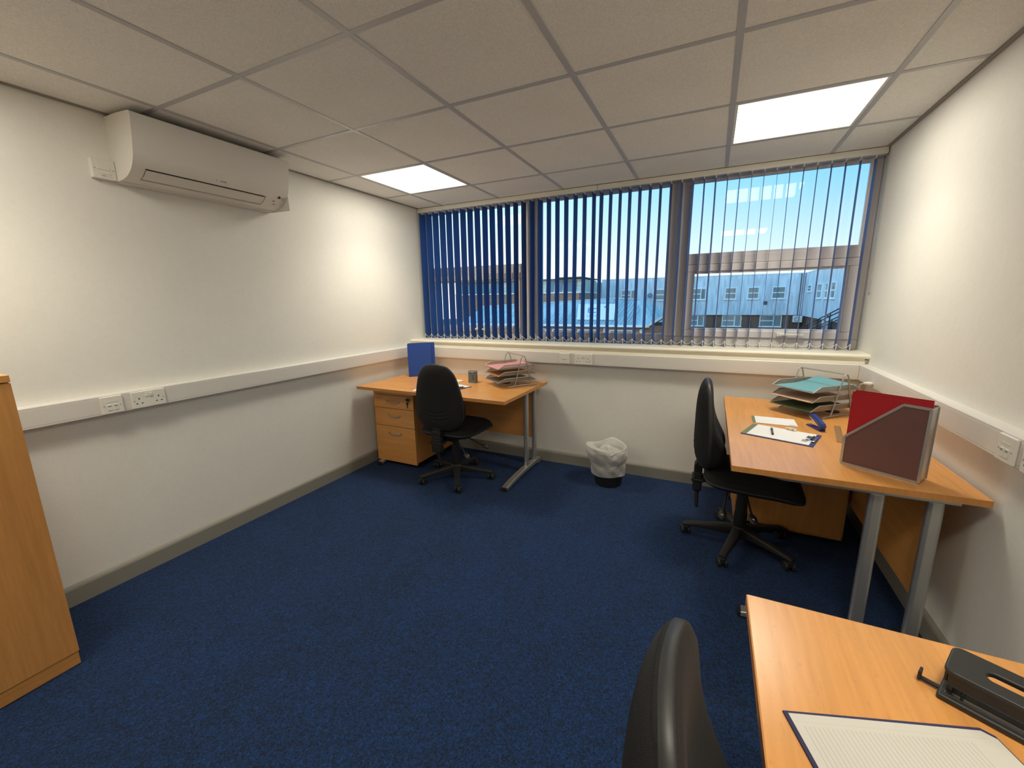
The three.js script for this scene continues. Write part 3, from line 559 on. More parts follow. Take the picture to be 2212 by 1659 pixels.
function sheet(w, d, th, bend, lift = 0) {      // card lying flat, front edge at +z; bend curls the back up
  const g = new THREE.BoxGeometry(w, th, d, 8, 1, 16), p = g.attributes.position;
  for (let i = 0; i < p.count; i++) { const z = p.getZ(i), x = p.getX(i); p.setY(i, p.getY(i) + bend * Math.max(0, -z / d + 0.1) ** 2 * 4 * (0.4 + 0.6 * (0.5 - x / w)) + lift * Math.max(0, z / d) ** 2 * 4); }
  g.computeVertexNormals(); return metricUV(g, 2);
}
const T1 = [1.208, TOP, 0.256], A1 = -0.657, T2 = [3.261, TOP, 0.352], A2 = -0.849;
tray('three-tier silver wire letter tray with pink and orange folders', T1, A1);
tray('three-tier silver wire letter tray with blue, buff and green folders', T2, A2);
function inTray(T, A, y, dz, dx = 0) { return [T[0] + Math.sin(A) * dz + Math.cos(A) * dx, TOP + y, T[2] + Math.cos(A) * dz - Math.sin(A) * dx]; }
one('card_folder', 'pink card folder in the top shelf of the letter tray', 'folder', sheet(0.235, 0.335, 0.002, 0.010), card(0.66, 0.30, 0.30), inTray(T1, A1, 0.157, 0.012, -0.005), A1 + 0.03, undefined, 'folders in the letter trays');
one('card_folder', 'orange card folder in the middle shelf of the letter tray', 'folder', sheet(0.235, 0.335, 0.003, 0.0), card(0.60, 0.22, 0.07), inTray(T1, A1, 0.1012, 0.01), A1 - 0.02, undefined, 'folders in the letter trays');
one('card_folder', 'grey-buff card folder in the bottom shelf below the orange folder', 'folder', sheet(0.235, 0.32, 0.003, 0.0), card(0.42, 0.34, 0.26), inTray(T1, A1, 0.0492, 0.0), A1, undefined, 'folders in the letter trays');
one('card_folder', 'light blue card folder in the top shelf of the letter tray', 'folder', sheet(0.235, 0.345, 0.002, 0.022), card(0.14, 0.345, 0.40), inTray(T2, A2, 0.157, -0.002, -0.002), A2 + 0.04, undefined, 'folders in the letter trays');
one('card_folder', 'buff card folder in the middle shelf below the blue folder', 'folder', sheet(0.24, 0.345, 0.003, 0.0), card(0.62, 0.42, 0.28), inTray(T2, A2, 0.1012, 0.022), A2 + 0.02, undefined, 'folders in the letter trays');
one('card_folder', 'dark green card folder in the bottom shelf below the buff folder', 'folder', sheet(0.24, 0.345, 0.002, 0.0), card(0.09, 0.135, 0.06), inTray(T2, A2, 0.0487, 0.025), A2 + 0.05, undefined, 'folders in the letter trays');

// ------------------------------------------------------------------ things on the corner desk
{ // blue folder standing open against the corner
  const t = thing('standing_folder', 'tall blue folder standing open in the corner of the desk', 'folder', [0.186, TOP, 0.30], 0.70);
  const blue = card(0.022, 0.075, 0.36);
  part('front_leaf', box(0, 0.208, 0, 0.302, 0, 0.003, 0.001), blue, t);
  const b = part('back_leaf', box(0, 0.245, 0, 0.31, -0.003, 0, 0.001), blue, t); b.rotation.y = 0.10; b.position.set(0, 0, -0.004);
  part('spine_fold', cyl(0.005, 0.005, 0.302, 12).translate(0, 0.151, -0.001), blue, t);
}
{ // mesh pen pot
  const t = thing('pen_pot', 'round wire mesh pen pot on the corner desk', 'pen pot', [0.878, TOP, 0.315]);
  const r = 0.039, h = 0.098, g = [];
  for (let i = 0; i < 72; i++) { const a = i / 72 * 2 * Math.PI, m = new THREE.BoxGeometry(0.0012, h, 0.0008).rotateY(-a + Math.PI / 2); g.push(m.translate(Math.cos(a) * r, h / 2, Math.sin(a) * r)); }
  for (let k = 0; k < 30; k++) g.push(new THREE.TorusGeometry(r, 0.0006, 4, 48).rotateX(Math.PI / 2).translate(0, 0.002 + k * 0.0033, 0));
  part('mesh_wall', g, std(rgb(0.25, 0.30, 0.31), 0.4, 0.5), t);
  part('rim', new THREE.TorusGeometry(r, 0.0028, 8, 48).rotateX(Math.PI / 2).translate(0, h, 0), M.silverWire, t);
  part('base', [cyl(r, r, 0.003, 40).translate(0, 0.0015, 0), new THREE.TorusGeometry(r, 0.0022, 8, 48).rotateX(Math.PI / 2).translate(0, 0.0022, 0)], M.silverWire, t);
}
function pen(label, a, b, r, mat, pos, cat = 'pen') {
  const t = thing('ballpoint_pen', label, cat, pos);
  const d = b.clone().sub(a);
  part('barrel', rod(a, a.clone().addScaledVector(d, 0.8), r, 14), mat, t);
  part('tip', rod(a.clone().addScaledVector(d, 0.8), b, r, 14, 0.0008), M.silverWire, t);
  part('clip', rod(a.clone().addScaledVector(d, 0.03).add(V(0, r, 0)), a.clone().addScaledVector(d, 0.3).add(V(0, r, 0)), 0.0011, 6), M.silverWire, t);
  return t;
}
pen('dark pen leaning to the right in the mesh pen pot', V(0.024, 0.097, 0.01), V(-0.024, 0.006, -0.006), 0.006, std(rgb(0.03, 0.045, 0.05), 0.4), [0.878, TOP, 0.315]);
pen('dark pen leaning to the left in the mesh pen pot', V(-0.022, 0.097, 0.012), V(0.025, 0.006, 0.012), 0.006, std(rgb(0.03, 0.045, 0.05), 0.4), [0.878, TOP, 0.315]);

// clipboard with a printed sheet; local: x along (clip at +x), z across
function clipboard(label, len, wid, pos, turn, band_) {
  const t = thing('clipboard', label, 'clipboard', pos, turn);
  part('board', box(-len / 2, len / 2, 0, 0.003, -wid / 2, wid / 2, 0.0012), card(0.03, 0.05, 0.20), t);
  const clip = part('clip', [box(len / 2 - 0.028, len / 2 - 0.006, 0.0052, 0.010, -0.045, 0.045, 0.003), box(len / 2 - 0.045, len / 2 - 0.026, 0.009, 0.013, -0.028, 0.028, 0.002)], M.chrome, t);
  part('clip_spring', rod(V(len / 2 - 0.02, 0.012, -0.034), V(len / 2 - 0.02, 0.012, 0.034), 0.004, 10), M.black, clip);
  return t;
}
function printedSheet(name, label, cat, len, wid, pos, turn, draw, group) {
  const t = thing(name, label, cat, pos, turn, group);
  part('paper', box(-len / 2, len / 2, 0, 0.0016, -wid / 2, wid / 2), M.paper, t);
  draw(t);
}
const olive = card(0.16, 0.20, 0.12), printGrey = card(0.35, 0.36, 0.38), faint = card(0.62, 0.63, 0.64);
// desk by the window: clipboard, its sheet, the second pad
const CB = [3.032, TOP, 0.927], CA = -0.335;
clipboard('navy clipboard with a chrome clip on the desk by the window', 0.305, 0.222, CB, CA);
printedSheet('printed_sheet', 'white sheet with an olive header held on the navy clipboard', 'paper', 0.285, 0.205, [CB[0] - 0.008, TOP + 0.0032, CB[2] - 0.004], CA, (t) => {
  part('header_band', box(-0.1425, -0.118, 0.0015, 0.0019, -0.1025, 0.1025), olive, t);
  part('print', [box(0.105, 0.128, 0.0015, 0.0019, 0.02, 0.06)], printGrey, t);
});
printedSheet('note_pad', 'small white pad with an olive edge beside the clipboard', 'note pad', 0.207, 0.148, [3.031, TOP, 0.673], -0.02, (t) => {
  part('pad_block', box(-0.1035, 0.1035, 0.0001, 0.0035, -0.074, 0.074), M.paper, t);
  part('header_band', box(-0.1035, -0.09, 0.0034, 0.0039, -0.074, 0.074), olive, t);
  part('print', box(0.065, 0.095, 0.0034, 0.0038, 0.055, 0.066), printGrey, t);
});
pen('black pen lying on the sheet of the clipboard', V(-0.006, 0.0052, 0.062), V(0.002, 0.0044, -0.064), 0.0052, std(rgb(0.03, 0.035, 0.035), 0.35), [3.0, TOP + 0.0048, 0.90]);
{ // eraser with a paper sleeve
  const t = thing('eraser', 'white eraser with an orange and blue sleeve on the clipboard sheet', 'eraser', [3.088, TOP + 0.005, 0.84], -0.6);
  part('rubber', box(-0.024, 0.024, 0, 0.011, -0.0095, 0.0095, 0.003), M.paper, t);
  part('sleeve', box(-0.016, 0.020, -0.0003, 0.0114, -0.0099, 0.0099, 0.002), card(0.75, 0.62, 0.40), t);
  part('sleeve_stripe', box(0.010, 0.0145, -0.0004, 0.0116, -0.0101, 0.0101, 0.001), card(0.25, 0.30, 0.55), t);
  part('sleeve_stripe', box(-0.016, -0.012, -0.0004, 0.0116, -0.0101, 0.0101, 0.001), card(0.65, 0.3, 0.12), t);
}
{ // stapler, local: x along, nose at +x
  const t = thing('stapler', 'blue stapler standing open on the desk beside the pad', 'stapler', [3.212, TOP, 0.735], Math.PI - 1.25); t.scale.setScalar(0.9);
  const blue = std(rgb(0.012, 0.035, 0.22), 0.28);
  part('base', [extrude([[-0.062, 0], [0.068, 0], [0.068, 0.007], [0.04, 0.010], [-0.03, 0.012], [-0.06, 0.016], [-0.066, 0.01]], 0.034, 0.003).translate(0, 0, -0.017)], blue, t);
  part('anvil', box(0.046, 0.062, 0.006, 0.0115, -0.010, 0.010, 0.001), M.chrome, t);
  const arm = part('arm', extrude([[-0.068, 0.012], [-0.07, 0.034], [-0.055, 0.044], [0, 0.047], [0.05, 0.044], [0.067, 0.034], [0.068, 0.02], [0.05, 0.022], [-0.03, 0.018]], 0.028, 0.005, 3).translate(0, 0, -0.014), blue, t); arm.rotation.z = 0.3; arm.position.set(-0.066 + 0.066 * Math.cos(0.3) + 0.014 * Math.sin(0.3), 0.014 + 0.066 * Math.sin(0.3) - 0.014 * Math.cos(0.3), 0);
  part('magazine', box(-0.05, 0.066, 0.014, 0.023, -0.008, 0.008, 0.001), M.chrome, arm);
}
{ // ruler
  const t = thing('ruler', 'short clear ruler lying on the desk next to the red file', 'ruler', [3.296, TOP, 0.80], 1.40);
  part('blade', box(-0.155, 0.155, 0, 0.0022, -0.014, 0.014, 0.0006), std(rgb(0.36, 0.20, 0.10), 0.25), t);
  part('scale_marks', Array.from({ length: 31 }, (_, k) => box(-0.15 + k * 0.01 - 0.0004, -0.15 + k * 0.01 + 0.0004, 0.0021, 0.0024, 0.014 - (k % 5 ? 0.004 : 0.007), 0.0135)), M.slot, t);
}
{ // magazine file, local: x from the low front to the spine
  const A = -Math.atan2(0.129, 0.198), t = thing('magazine_file', 'silver wire magazine file standing at the desk end by the right-hand wall', 'magazine file', [3.203, TOP + 0.0046, 1.256], A);
  const poly = [[0, 0], [0.238, 0], [0.238, 0.276], [0.162, 0.278], [0, 0.112]], th = 0.072;
  const topAt = (x) => x < 0.162 ? 0.112 + x / 0.162 * 0.166 : 0.278 - (x - 0.162) * 0.02;
  const wires = () => { const g = []; for (let x = 0.003; x < 0.237; x += 0.003) g.push(box(x - 0.0005, x + 0.0005, 0.003, topAt(x) - 0.003, -0.0004, 0.0004)); for (let y = 0.003; y < 0.275; y += 0.003) { const xs = y < 0.112 ? 0 : (y - 0.112) / 0.166 * 0.162; g.push(box(xs + 0.002, 0.237, y - 0.0005, y + 0.0005, -0.0006, 0.0002)); } return merge(g); };
  const wg = wires(), wm = std(rgb(0.22, 0.16, 0.15), 0.5, 0.3);
  for (const z of [0, -th]) { const s = part('mesh_side', wg, wm, t); s.position.z = z; }
  for (const z of [0.001, -th - 0.001]) {
    const P = poly.map(([x, y]) => V(x, y, z)), fr = [];
    for (let i = 0; i < 5; i++) { const a = P[i], b = P[(i + 1) % 5]; fr.push(bar(a, b, 0.005, 0.009)); }
    part('edge_frame', fr, M.silver, t);
  }
  part('spine_panel', box(0.236, 0.239, 0, 0.276, -th, 0, 0.001), M.silver, t);
  part('front_panel', box(-0.001, 0.002, 0, 0.112, -th, 0, 0.001), M.silver, t);
  part('base_panel', box(0, 0.238, 0, 0.003, -th, 0, 0.001), M.silver, t);
  const red = card(0.40, 0.010, 0.018);
  const place = (dx, dz) => [3.203 + Math.cos(A) * dx + Math.sin(A) * dz, TOP + 0.0082, 1.256 - Math.sin(A) * dx + Math.cos(A) * dz];
  for (const [z, h, wd, lb] of [[-0.007, 0.296, 0.232, 'red folder nearest the room in the magazine file'], [-0.030, 0.299, 0.23, 'red folder nearest the wall in the magazine file']]) {
    const f = thing('red_folder', lb, 'folder', place(0.003, z), A, 'red folders in the magazine file');
    part('front_leaf', box(0, wd, 0, h - 0.008, 0.001, 0.0028), red, f);
    part('back_leaf', box(0, wd, 0, h, -0.004, -0.0022), red, f);
    part('fold', box(0, 0.0025, 0, h - 0.004, -0.004, 0.0028, 0.001), red, f);
  }
}
// corner desk: clipboard and pad half hidden by the chair
const CC = [0.80, TOP, 0.52], CCa = 0.3 + Math.PI - 3.0;
clipboard('navy clipboard on the corner desk, half hidden by the chair', 0.305, 0.222, [0.792, TOP, 0.545], -0.32);
printedSheet('printed_sheet', 'white sheet on the half-hidden clipboard of the corner desk', 'paper', 0.29, 0.21, [0.785, TOP + 0.0032, 0.545], -0.32, (t) => part('print', box(0.11, 0.13, 0.0015, 0.0019, -0.05, 0.02), card(0.03, 0.03, 0.04), t));
printedSheet('note_pad', 'small white pad behind the clipboard on the corner desk', 'note pad', 0.207, 0.148, [0.655, TOP, 0.335], -0.2, (t) => part('pad_block', box(-0.1035, 0.1035, 0.0001, 0.0035, -0.074, 0.074), M.paper, t));
one('loose_sheet', 'white sheet on the corner desk showing to the left of the chair', 'paper', box(-0.105, 0.105, 0, 0.0006, -0.07, 0.07), M.paper, [0.69, TOP, 0.69], 0.25);

// ------------------------------------------------------------------ foreground desk
{
  const far = [2.83, 2.591], dir = [0.9446, -0.3283], ang = Math.atan2(0.3283, 0.9446), L = 0.305, Wd = 0.222;
  // local: x along the far edge, z towards the viewer
  const t = thing('writing_board', 'navy writing board with lined paper on the foreground desk', 'clipboard', [far[0], TOP, far[1]], ang);
  const pts = [[0, 0], [L - 0.012, 0], [L, -0.012], [L, -Wd + 0.012], [L - 0.012, -Wd], [0.012, -Wd], [0, -Wd + 0.012]];
  part('board', extrude(pts, 0.0034, 0.0008).rotateX(-Math.PI / 2).translate(0, 0, 0), card(0.035, 0.035, 0.10), t);
  const p = thing('lined_paper', 'sheet of lined white paper on the navy writing board', 'paper', [far[0], TOP + 0.0036, far[1]], ang);
  part('sheet', extrude([[0.006, -0.005], [L - 0.016, -0.006], [L - 0.003, -0.018], [L - 0.003, -Wd + 0.006], [0.006, -Wd + 0.006]], 0.0008).rotateX(-Math.PI / 2), std(rgb(0.64, 0.625, 0.58), 0.9), p);
  part('ruled_lines', Array.from({ length: 36 }, (_, k) => box(0.02 + k * 0.0068 - 0.0002, 0.02 + k * 0.0068 + 0.0002, 0.0007, 0.0010, 0.026, Wd - 0.01)), std(rgb(0.42, 0.42, 0.40), 0.9), p);
  part('margin_line', box(0.01, L - 0.02, 0.0007, 0.00095, 0.0185, 0.0188), std(rgb(0.62, 0.61, 0.57), 0.9), p);
}
{ // four-hole punch, local: x along, z towards the viewer
  const t = thing('hole_punch', 'long black hole punch with a paper guide on the foreground desk', 'hole punch', [3.096, TOP, 2.422], -0.52);
  const L = 0.30;
  part('base', box(-0.008, L, 0, 0.011, -0.022, 0.04, 0.004), M.blackShell, t);
  part('base_slide', box(0, L - 0.01, 0.0105, 0.0122, 0.022, 0.030), M.chrome, t);
  const pg = part('paper_guide', [box(-0.032, 0.02, 0.004, 0.008, 0.012, 0.02)], M.black, t);
  part('guide_stop', box(-0.035, -0.031, 0.004, 0.022, 0.008, 0.024, 0.001), M.black, pg);
  for (const x of [0, L - 0.01]) part('end_bracket', box(x, x + 0.008, 0.009, 0.044, -0.02, 0.02, 0.002), M.black, t);
  for (const x of [0.105, 0.185]) part('pin_guide', box(x, x + 0.03, 0.010, 0.040, 0.002, 0.018, 0.002), M.black, t);
  for (const x of [0.02, 0.098, 0.178, 0.258]) part('punch_pin', cyl(0.003, 0.003, 0.032, 12).translate(x, 0.026, 0.010), M.chrome, t);
  const s = new THREE.Shape(), w2 = 0.033, l2 = L + 0.002, r = 0.012;
  s.moveTo(r, -w2); s.lineTo(l2 - r, -w2); s.quadraticCurveTo(l2, -w2, l2, -w2 + r); s.lineTo(l2, w2 - r); s.quadraticCurveTo(l2, w2, l2 - r, w2); s.lineTo(r, w2); s.quadraticCurveTo(0, w2, 0, w2 - r); s.lineTo(0, -w2 + r); s.quadraticCurveTo(0, -w2, r, -w2);
  for (const c of [0.086, 0.215]) { const h = new THREE.Path(), hw = 0.0125, hl = 0.034; h.moveTo(c - hl, -hw); h.lineTo(c + hl, -hw); h.absarc(c + hl, 0, hw, -Math.PI / 2, Math.PI / 2, false); h.lineTo(c - hl, hw); h.absarc(c - hl, 0, hw, Math.PI / 2, Math.PI * 1.5, false); s.holes.push(h); }
  const g = new THREE.ExtrudeGeometry(s, { depth: 0.004, bevelEnabled: true, bevelSize: 0.003, bevelThickness: 0.003, bevelSegments: 4, curveSegments: 14 }).rotateX(-Math.PI / 2);
  const hd = part('handle', g, M.blackShell, t); hd.position.set(-0.004, 0.052, -0.006); hd.rotation.x = 0.10;
  part('front_skirt', box(0.004, L - 0.002, -0.024, 0.003, 0.028, 0.034, 0.002), M.blackShell, hd);
  part('side_skirt', box(-0.001, 0.004, -0.022, 0.003, -0.024, 0.03, 0.002), M.blackShell, hd);
}

// ------------------------------------------------------------------ outside
const noiseB = noise(256, 256, 50, 12, 41), noiseC = noise(256, 256, 10, 4, 42), noiseD = noise(256, 256, 128, 128, 43);
const cladMap = (r, g, b, s) => tex(256, 256, (i, j, n) => { const v = 1 - 0.16 * noiseB[n] - 0.16 * Math.max(0, noiseC[n] - 0.45) + 0.03 * (noiseD[n] - 0.5); return [r * v, g * v * 1.005, b * (v * 0.9 + 0.1)]; }, true, s, s * 1.3);
M.clad = std(0xffffff, 0.6, 0, { map: cladMap(0.885, 0.93, 0.97, 6) });
M.cladBeige = std(0xffffff, 0.6, 0, { map: cladMap(0.86, 0.82, 0.75, 5) });
M.roofMetal = std(0xffffff, 0.5, 0, { map: cladMap(0.80, 0.83, 0.84, 4) });
const brickTex = tex(512, 512, (i, j, n) => {
  const row = Math.floor(j / 16), x = (i + (row % 2) * 24) % 512, mort = j % 16 < 2 || x % 48 < 2, h = Math.sin(row * 12.9 + Math.floor(x / 48) * 78.2) * 43758.5, f = h - Math.floor(h);
  return mort ? [0.66, 0.62, 0.58] : [0.62 + 0.12 * f, 0.45 + 0.08 * f, 0.36 + 0.06 * f];
}, true, 2.4, 2.4);
M.brick = std(0xffffff, 0.9, 0, { map: brickTex });
M.brickBrown = std(rgb(0.42, 0.44, 0.46), 0.9, 0, { map: brickTex.clone() });
M.whiteFrame = std(rgb(0.85, 0.88, 0.9), 0.5);
M.darkGlass = std(rgb(0.20, 0.255, 0.27), 0.08);
M.slate = std(rgb(0.16, 0.21, 0.26), 0.6);
M.darkMetal = std(rgb(0.02, 0.024, 0.03), 0.5);
M.tarmac = std(rgb(0.12, 0.12, 0.12), 0.95);
M.lowRoof = std(rgb(0.08, 0.095, 0.10), 0.9);
// a window in a wall facing +z at zf: frame, panes, bars
function facadeWindow(parent, x0, x1, y0, y1, zf, bars, turnX) {
  const f = 0.06, g = [];
  g.push(box(x0, x1, y0, y0 + f, zf - 0.02, zf + 0.05), box(x0, x1, y1 - f, y1, zf - 0.02, zf + 0.05), box(x0, x0 + f, y0 + f, y1 - f, zf - 0.02, zf + 0.05), box(x1 - f, x1, y0 + f, y1 - f, zf - 0.02, zf + 0.05));
  g.push(box(x0 - 0.05, x1 + 0.05, y0 - 0.05, y0 - 0.001, zf - 0.02, zf + 0.1));
  bars.forEach(([a, b, c, d], k) => g.push(box(x0 + Math.max(f, (x1 - x0) * a), x0 + Math.min(x1 - x0 - f, (x1 - x0) * b), y0 + Math.max(f, (y1 - y0) * c), y0 + Math.min(y1 - y0 - f, (y1 - y0) * d), zf - 0.018, zf + 0.045 - 0.003 * k)));
  const w = part('window', g, M.whiteFrame, parent);
  part('pane', box(x0 + 0.02, x1 - 0.02, y0 + 0.02, y1 - 0.02, zf - 0.01, zf + 0.012), M.darkGlass, w);
  if (turnX) { w.rotation.y = -Math.PI / 2; w.position.set(...turnX); }
  return w;
}
const midBar = [[0, 1, 0.46, 0.54]], casement = [[0.62, 0.68, 0, 1], [0, 0.65, 0.48, 0.55]];
{ // two-storey block across the yard
  const t = thing('office_block', 'pale blue clad two-storey block across the yard', 'building', [0, 0, -36]);
  part('upper_cladding', box(-6.75, 9.0, 0.02, 3.2, -8, 0), M.clad, t, 0);
  part('roof_edge', box(-6.78, 9.0, 3.2, 3.26, -8.03, 0.03), M.whiteFrame, t);
  part('lower_brickwork', box(-6.75, 9.0, -3, 0.02, -7.8, -0.18), M.brickBrown, t, 0);
  part('cladding_joint', Array.from({ length: 21 }, (_, k) => box(-6.7 + k * 0.78, -6.68 + k * 0.78, 0.05, 3.19, 0, 0.012)), M.clad, t);
  for (const [a, b] of [[1.0, 2.13], [3.55, 4.4], [5.2, 6.02], [6.9, 7.8], [-4.93, -3.6], [-2.15, -1.17], [-0.9, -0.1]]) facadeWindow(t, a, b, 1.3, 2.24, 0, b - a > 1.05 ? [[0.62, 0.68, 0, 1], [0, 0.65, 0.46, 0.54]] : midBar);
  for (const [a, b] of [[0.7, 2.13], [3.5, 4.95], [6.24, 7.78]]) facadeWindow(t, a, b, -0.93, 0.0, -0.18, casement);
  part('vent', box(6.37, 6.65, 0.84, 1.12, 0, 0.05), M.lowRoof, t);
  part('downpipe', [rod(V(8.75, -2, 0.05), V(8.75, 3.2, 0.05), 0.035, 10)], M.lowRoof, t);
  for (const x of [2.9, 5.55, 8.3]) part('drain_pipe', rod(V(x, -3, -0.12), V(x, 0, -0.12), 0.06, 10), M.darkMetal, t);
}
{ // beige end part
  const t = thing('beige_annexe', 'narrow beige annexe at the far left end of the pale blue block', 'building', [0, 0, -36]);
  part('cladding', box(-8.6, -6.78, -3, 3.0, -6, 0.02), M.cladBeige, t, 0);
  facadeWindow(t, -8.32, -7.33, 1.3, 2.25, 0.02, [[0.47, 0.53, 0, 1]]);
}
{ // wing towards us on the right
  const t = thing('side_wing', 'pale blue clad wing running towards us on the right', 'building', [9.04, 0, 0]);
  part('upper_cladding', box(0, 6, -0.02, 3.2, -44, -8), M.clad, t, 2);
  part('raised_roof', box(0.15, 6, 3.2, 4.0, -25.2, -8), M.roofMetal, t, 2);
  part('roof_edge', box(-0.03, 6, 3.2, 3.26, -44, -25.2), M.whiteFrame, t);
  part('lower_brickwork', box(0.2, 6, -3, -0.02, -44, -8), M.brickBrown, t, 2);
  part('cladding_joint', Array.from({ length: 34 }, (_, k) => box(-0.012, 0, 0.0, 3.19, -35.6 + k * 0.78, -35.58 + k * 0.78)), M.clad, t);
  for (const [a, b, c] of [[-34.7, -33.4, 1.78], [-31.5, -30.1, 1.3], [-29.2, -28.5, 1.3], [-27.75, -26.75, 1.3], [-25.2, -24.0, 1.3], [-22.4, -21.3, 1.3]])
    facadeWindow(t, a, b, c, 2.26, 0, midBar, [0, 0, 0]);
}
{ // outdoor stair with railings
  const t = thing('outdoor_staircase', 'dark metal outdoor staircase with railings beside the side wing', 'staircase', [8.2, 0, 0]);
  const A = (z, dy) => V(0, 0.98 + (z + 20.8) * 0.17 + dy, z), z0 = -31, z1 = -18;
  part('stringer', [bar(A(z0, -1.05), A(z1, -1.05), 0.06, 0.22), bar(A(z0, -1.05).add(V(0.66, 0, 0)), A(z1, -1.05).add(V(0.66, 0, 0)), 0.06, 0.22)], M.darkMetal, t);
  for (const x of [0, 0.66]) { for (const dy of [0, -0.16]) part('rail', bar(A(z0, dy).add(V(x, 0, 0)), A(z1, dy).add(V(x, 0, 0)), 0.045, 0.045), M.darkMetal, t); for (let z = z0; z <= z1; z += 2.6) part('post', bar(A(z, -1.05).add(V(x, 0, 0)), A(z, 0).add(V(x, 0, 0)), 0.045, 0.045), M.darkMetal, t); }
  for (let k = 0; k < 28; k++) { const z = z0 + 0.25 + k * 0.46, p = A(z, -1.0); part('tread', box(0.0, 0.66, p.y, p.y + 0.03, z, z + 0.3), M.darkMetal, t); }
}
{ // white condenser box in the corner of the yard
  const t = thing('condenser_unit', 'white condenser unit fixed low in the corner of the pale blue buildings', 'condenser', [8.72, -0.52, -35.35]);
  part('casing', box(-0.3, 0.3, 0, 0.5, -0.3, 0, 0.03), M.whiteFrame, t);
  part('fan_grille', [new THREE.TorusGeometry(0.17, 0.02, 8, 28).translate(-0.06, 0.25, 0.005), new THREE.TorusGeometry(0.09, 0.012, 8, 24).translate(-0.06, 0.25, 0.005)], M.slate, t);
  part('bracket', [bar(V(-0.25, -0.02, 0), V(-0.25, -0.02, -0.6), 0.05, 0.05), bar(V(0.25, -0.02, 0), V(0.25, -0.02, -0.6), 0.05, 0.05)], M.darkMetal, t);
}
{ // white porch frame beyond the stair
  const t = thing('porch_frame', 'white door frame seen behind the stair railings', 'door frame', [8.94, 0, -28]);
  part('post', box(0, 0.08, -3, 0.3, -0.6, -0.48), M.whiteFrame, t); part('post', box(0, 0.08, -3, 0.3, 0.5, 0.62), M.whiteFrame, t); part('rail', box(0, 0.08, -0.35, -0.2, -0.5, 0.5), M.whiteFrame, t);
  part('lintel', box(0, 0.08, 0.22, 0.34, -0.6, 0.62), M.whiteFrame, t);
}
{ // lean-to roofs near the stair
  const t = thing('yard_canopy', 'pale sloping canopy roof under the stair railings', 'canopy', [7.3, 0, -24.5]);
  part('roof_sheet', extrude([[-0.4, -0.75], [0.1, -0.35], [0.75, -0.45], [0.75, -0.5], [0.12, -0.42], [-0.4, -0.83]], 2.2), M.roofMetal, t);
  part('post', box(-0.38, -0.3, -3, -0.78, 0.05, 0.13), M.whiteFrame, t); part('post', box(-0.38, -0.3, -3, -0.78, 2.05, 2.13), M.whiteFrame, t);
}
{ // dark fence in front of the brickwork
  const t = thing('boundary_fence', 'low dark boarded fence in front of the brick ground floor', 'fence', [-1, 0, -34]);
  for (let k = 0; k < 24; k++) part('board', box(k * 0.42, k * 0.42 + 0.4, -3, -1.02, 0, 0.03), M.lowRoof, t);
  part('rail', box(0, 10.1, -1.02, -0.96, -0.02, 0.06), M.darkMetal, t);
}
{ // building with sloping dark upper storey on the left
  const t = thing('mansard_building', 'brick building with a sloping slate upper storey on the far left', 'building', [0, 0, -30]);
  part('brickwork', box(-19, -7.0, -3, 2.0, -5, 0), M.brick, t, 0);
  part('floor_band', box(-19.05, -6.95, 1.98, 2.08, -5, 0.12), M.whiteFrame, t);
  part('parapet', extrude([[-0.02, 2.08], [5, 2.08], [5, 3.1], [0.35, 3.1]], 11.9).rotateY(Math.PI / 2).scale(1, 1, 1).translate(-18.9, 0, 0).rotateY(0), M.cladBeige, t);
  for (const [a, b] of [[-18.6, -17.4], [-17, -15.8], [-15.4, -14.2], [-13.6, -12.4], [-11.9, -10.6], [-10.0, -9.35], [-9.05, -8.6], [-8.3, -7.4]]) { const s = part('slate_panel', box(a, b, 0, 0.95, -0.02, 0.03), M.slate, t); s.position.set(0, 2.1, 0.04); s.rotation.x = -0.34; }
  part('roof', [box(-19, -8.6, 3.08, 3.16, -5, -0.1), box(-9.0, -6.9, 3.16, 3.26, -5, 0.1)], M.lowRoof, t);
  part('brick_pier', Array.from({ length: 6 }, (_, k) => box(-18 + k * 2.1, -17.6 + k * 2.1, -3, 1.98, 0, 0.12)), M.brick, t, 0);
}
const font = globalThis.__f;
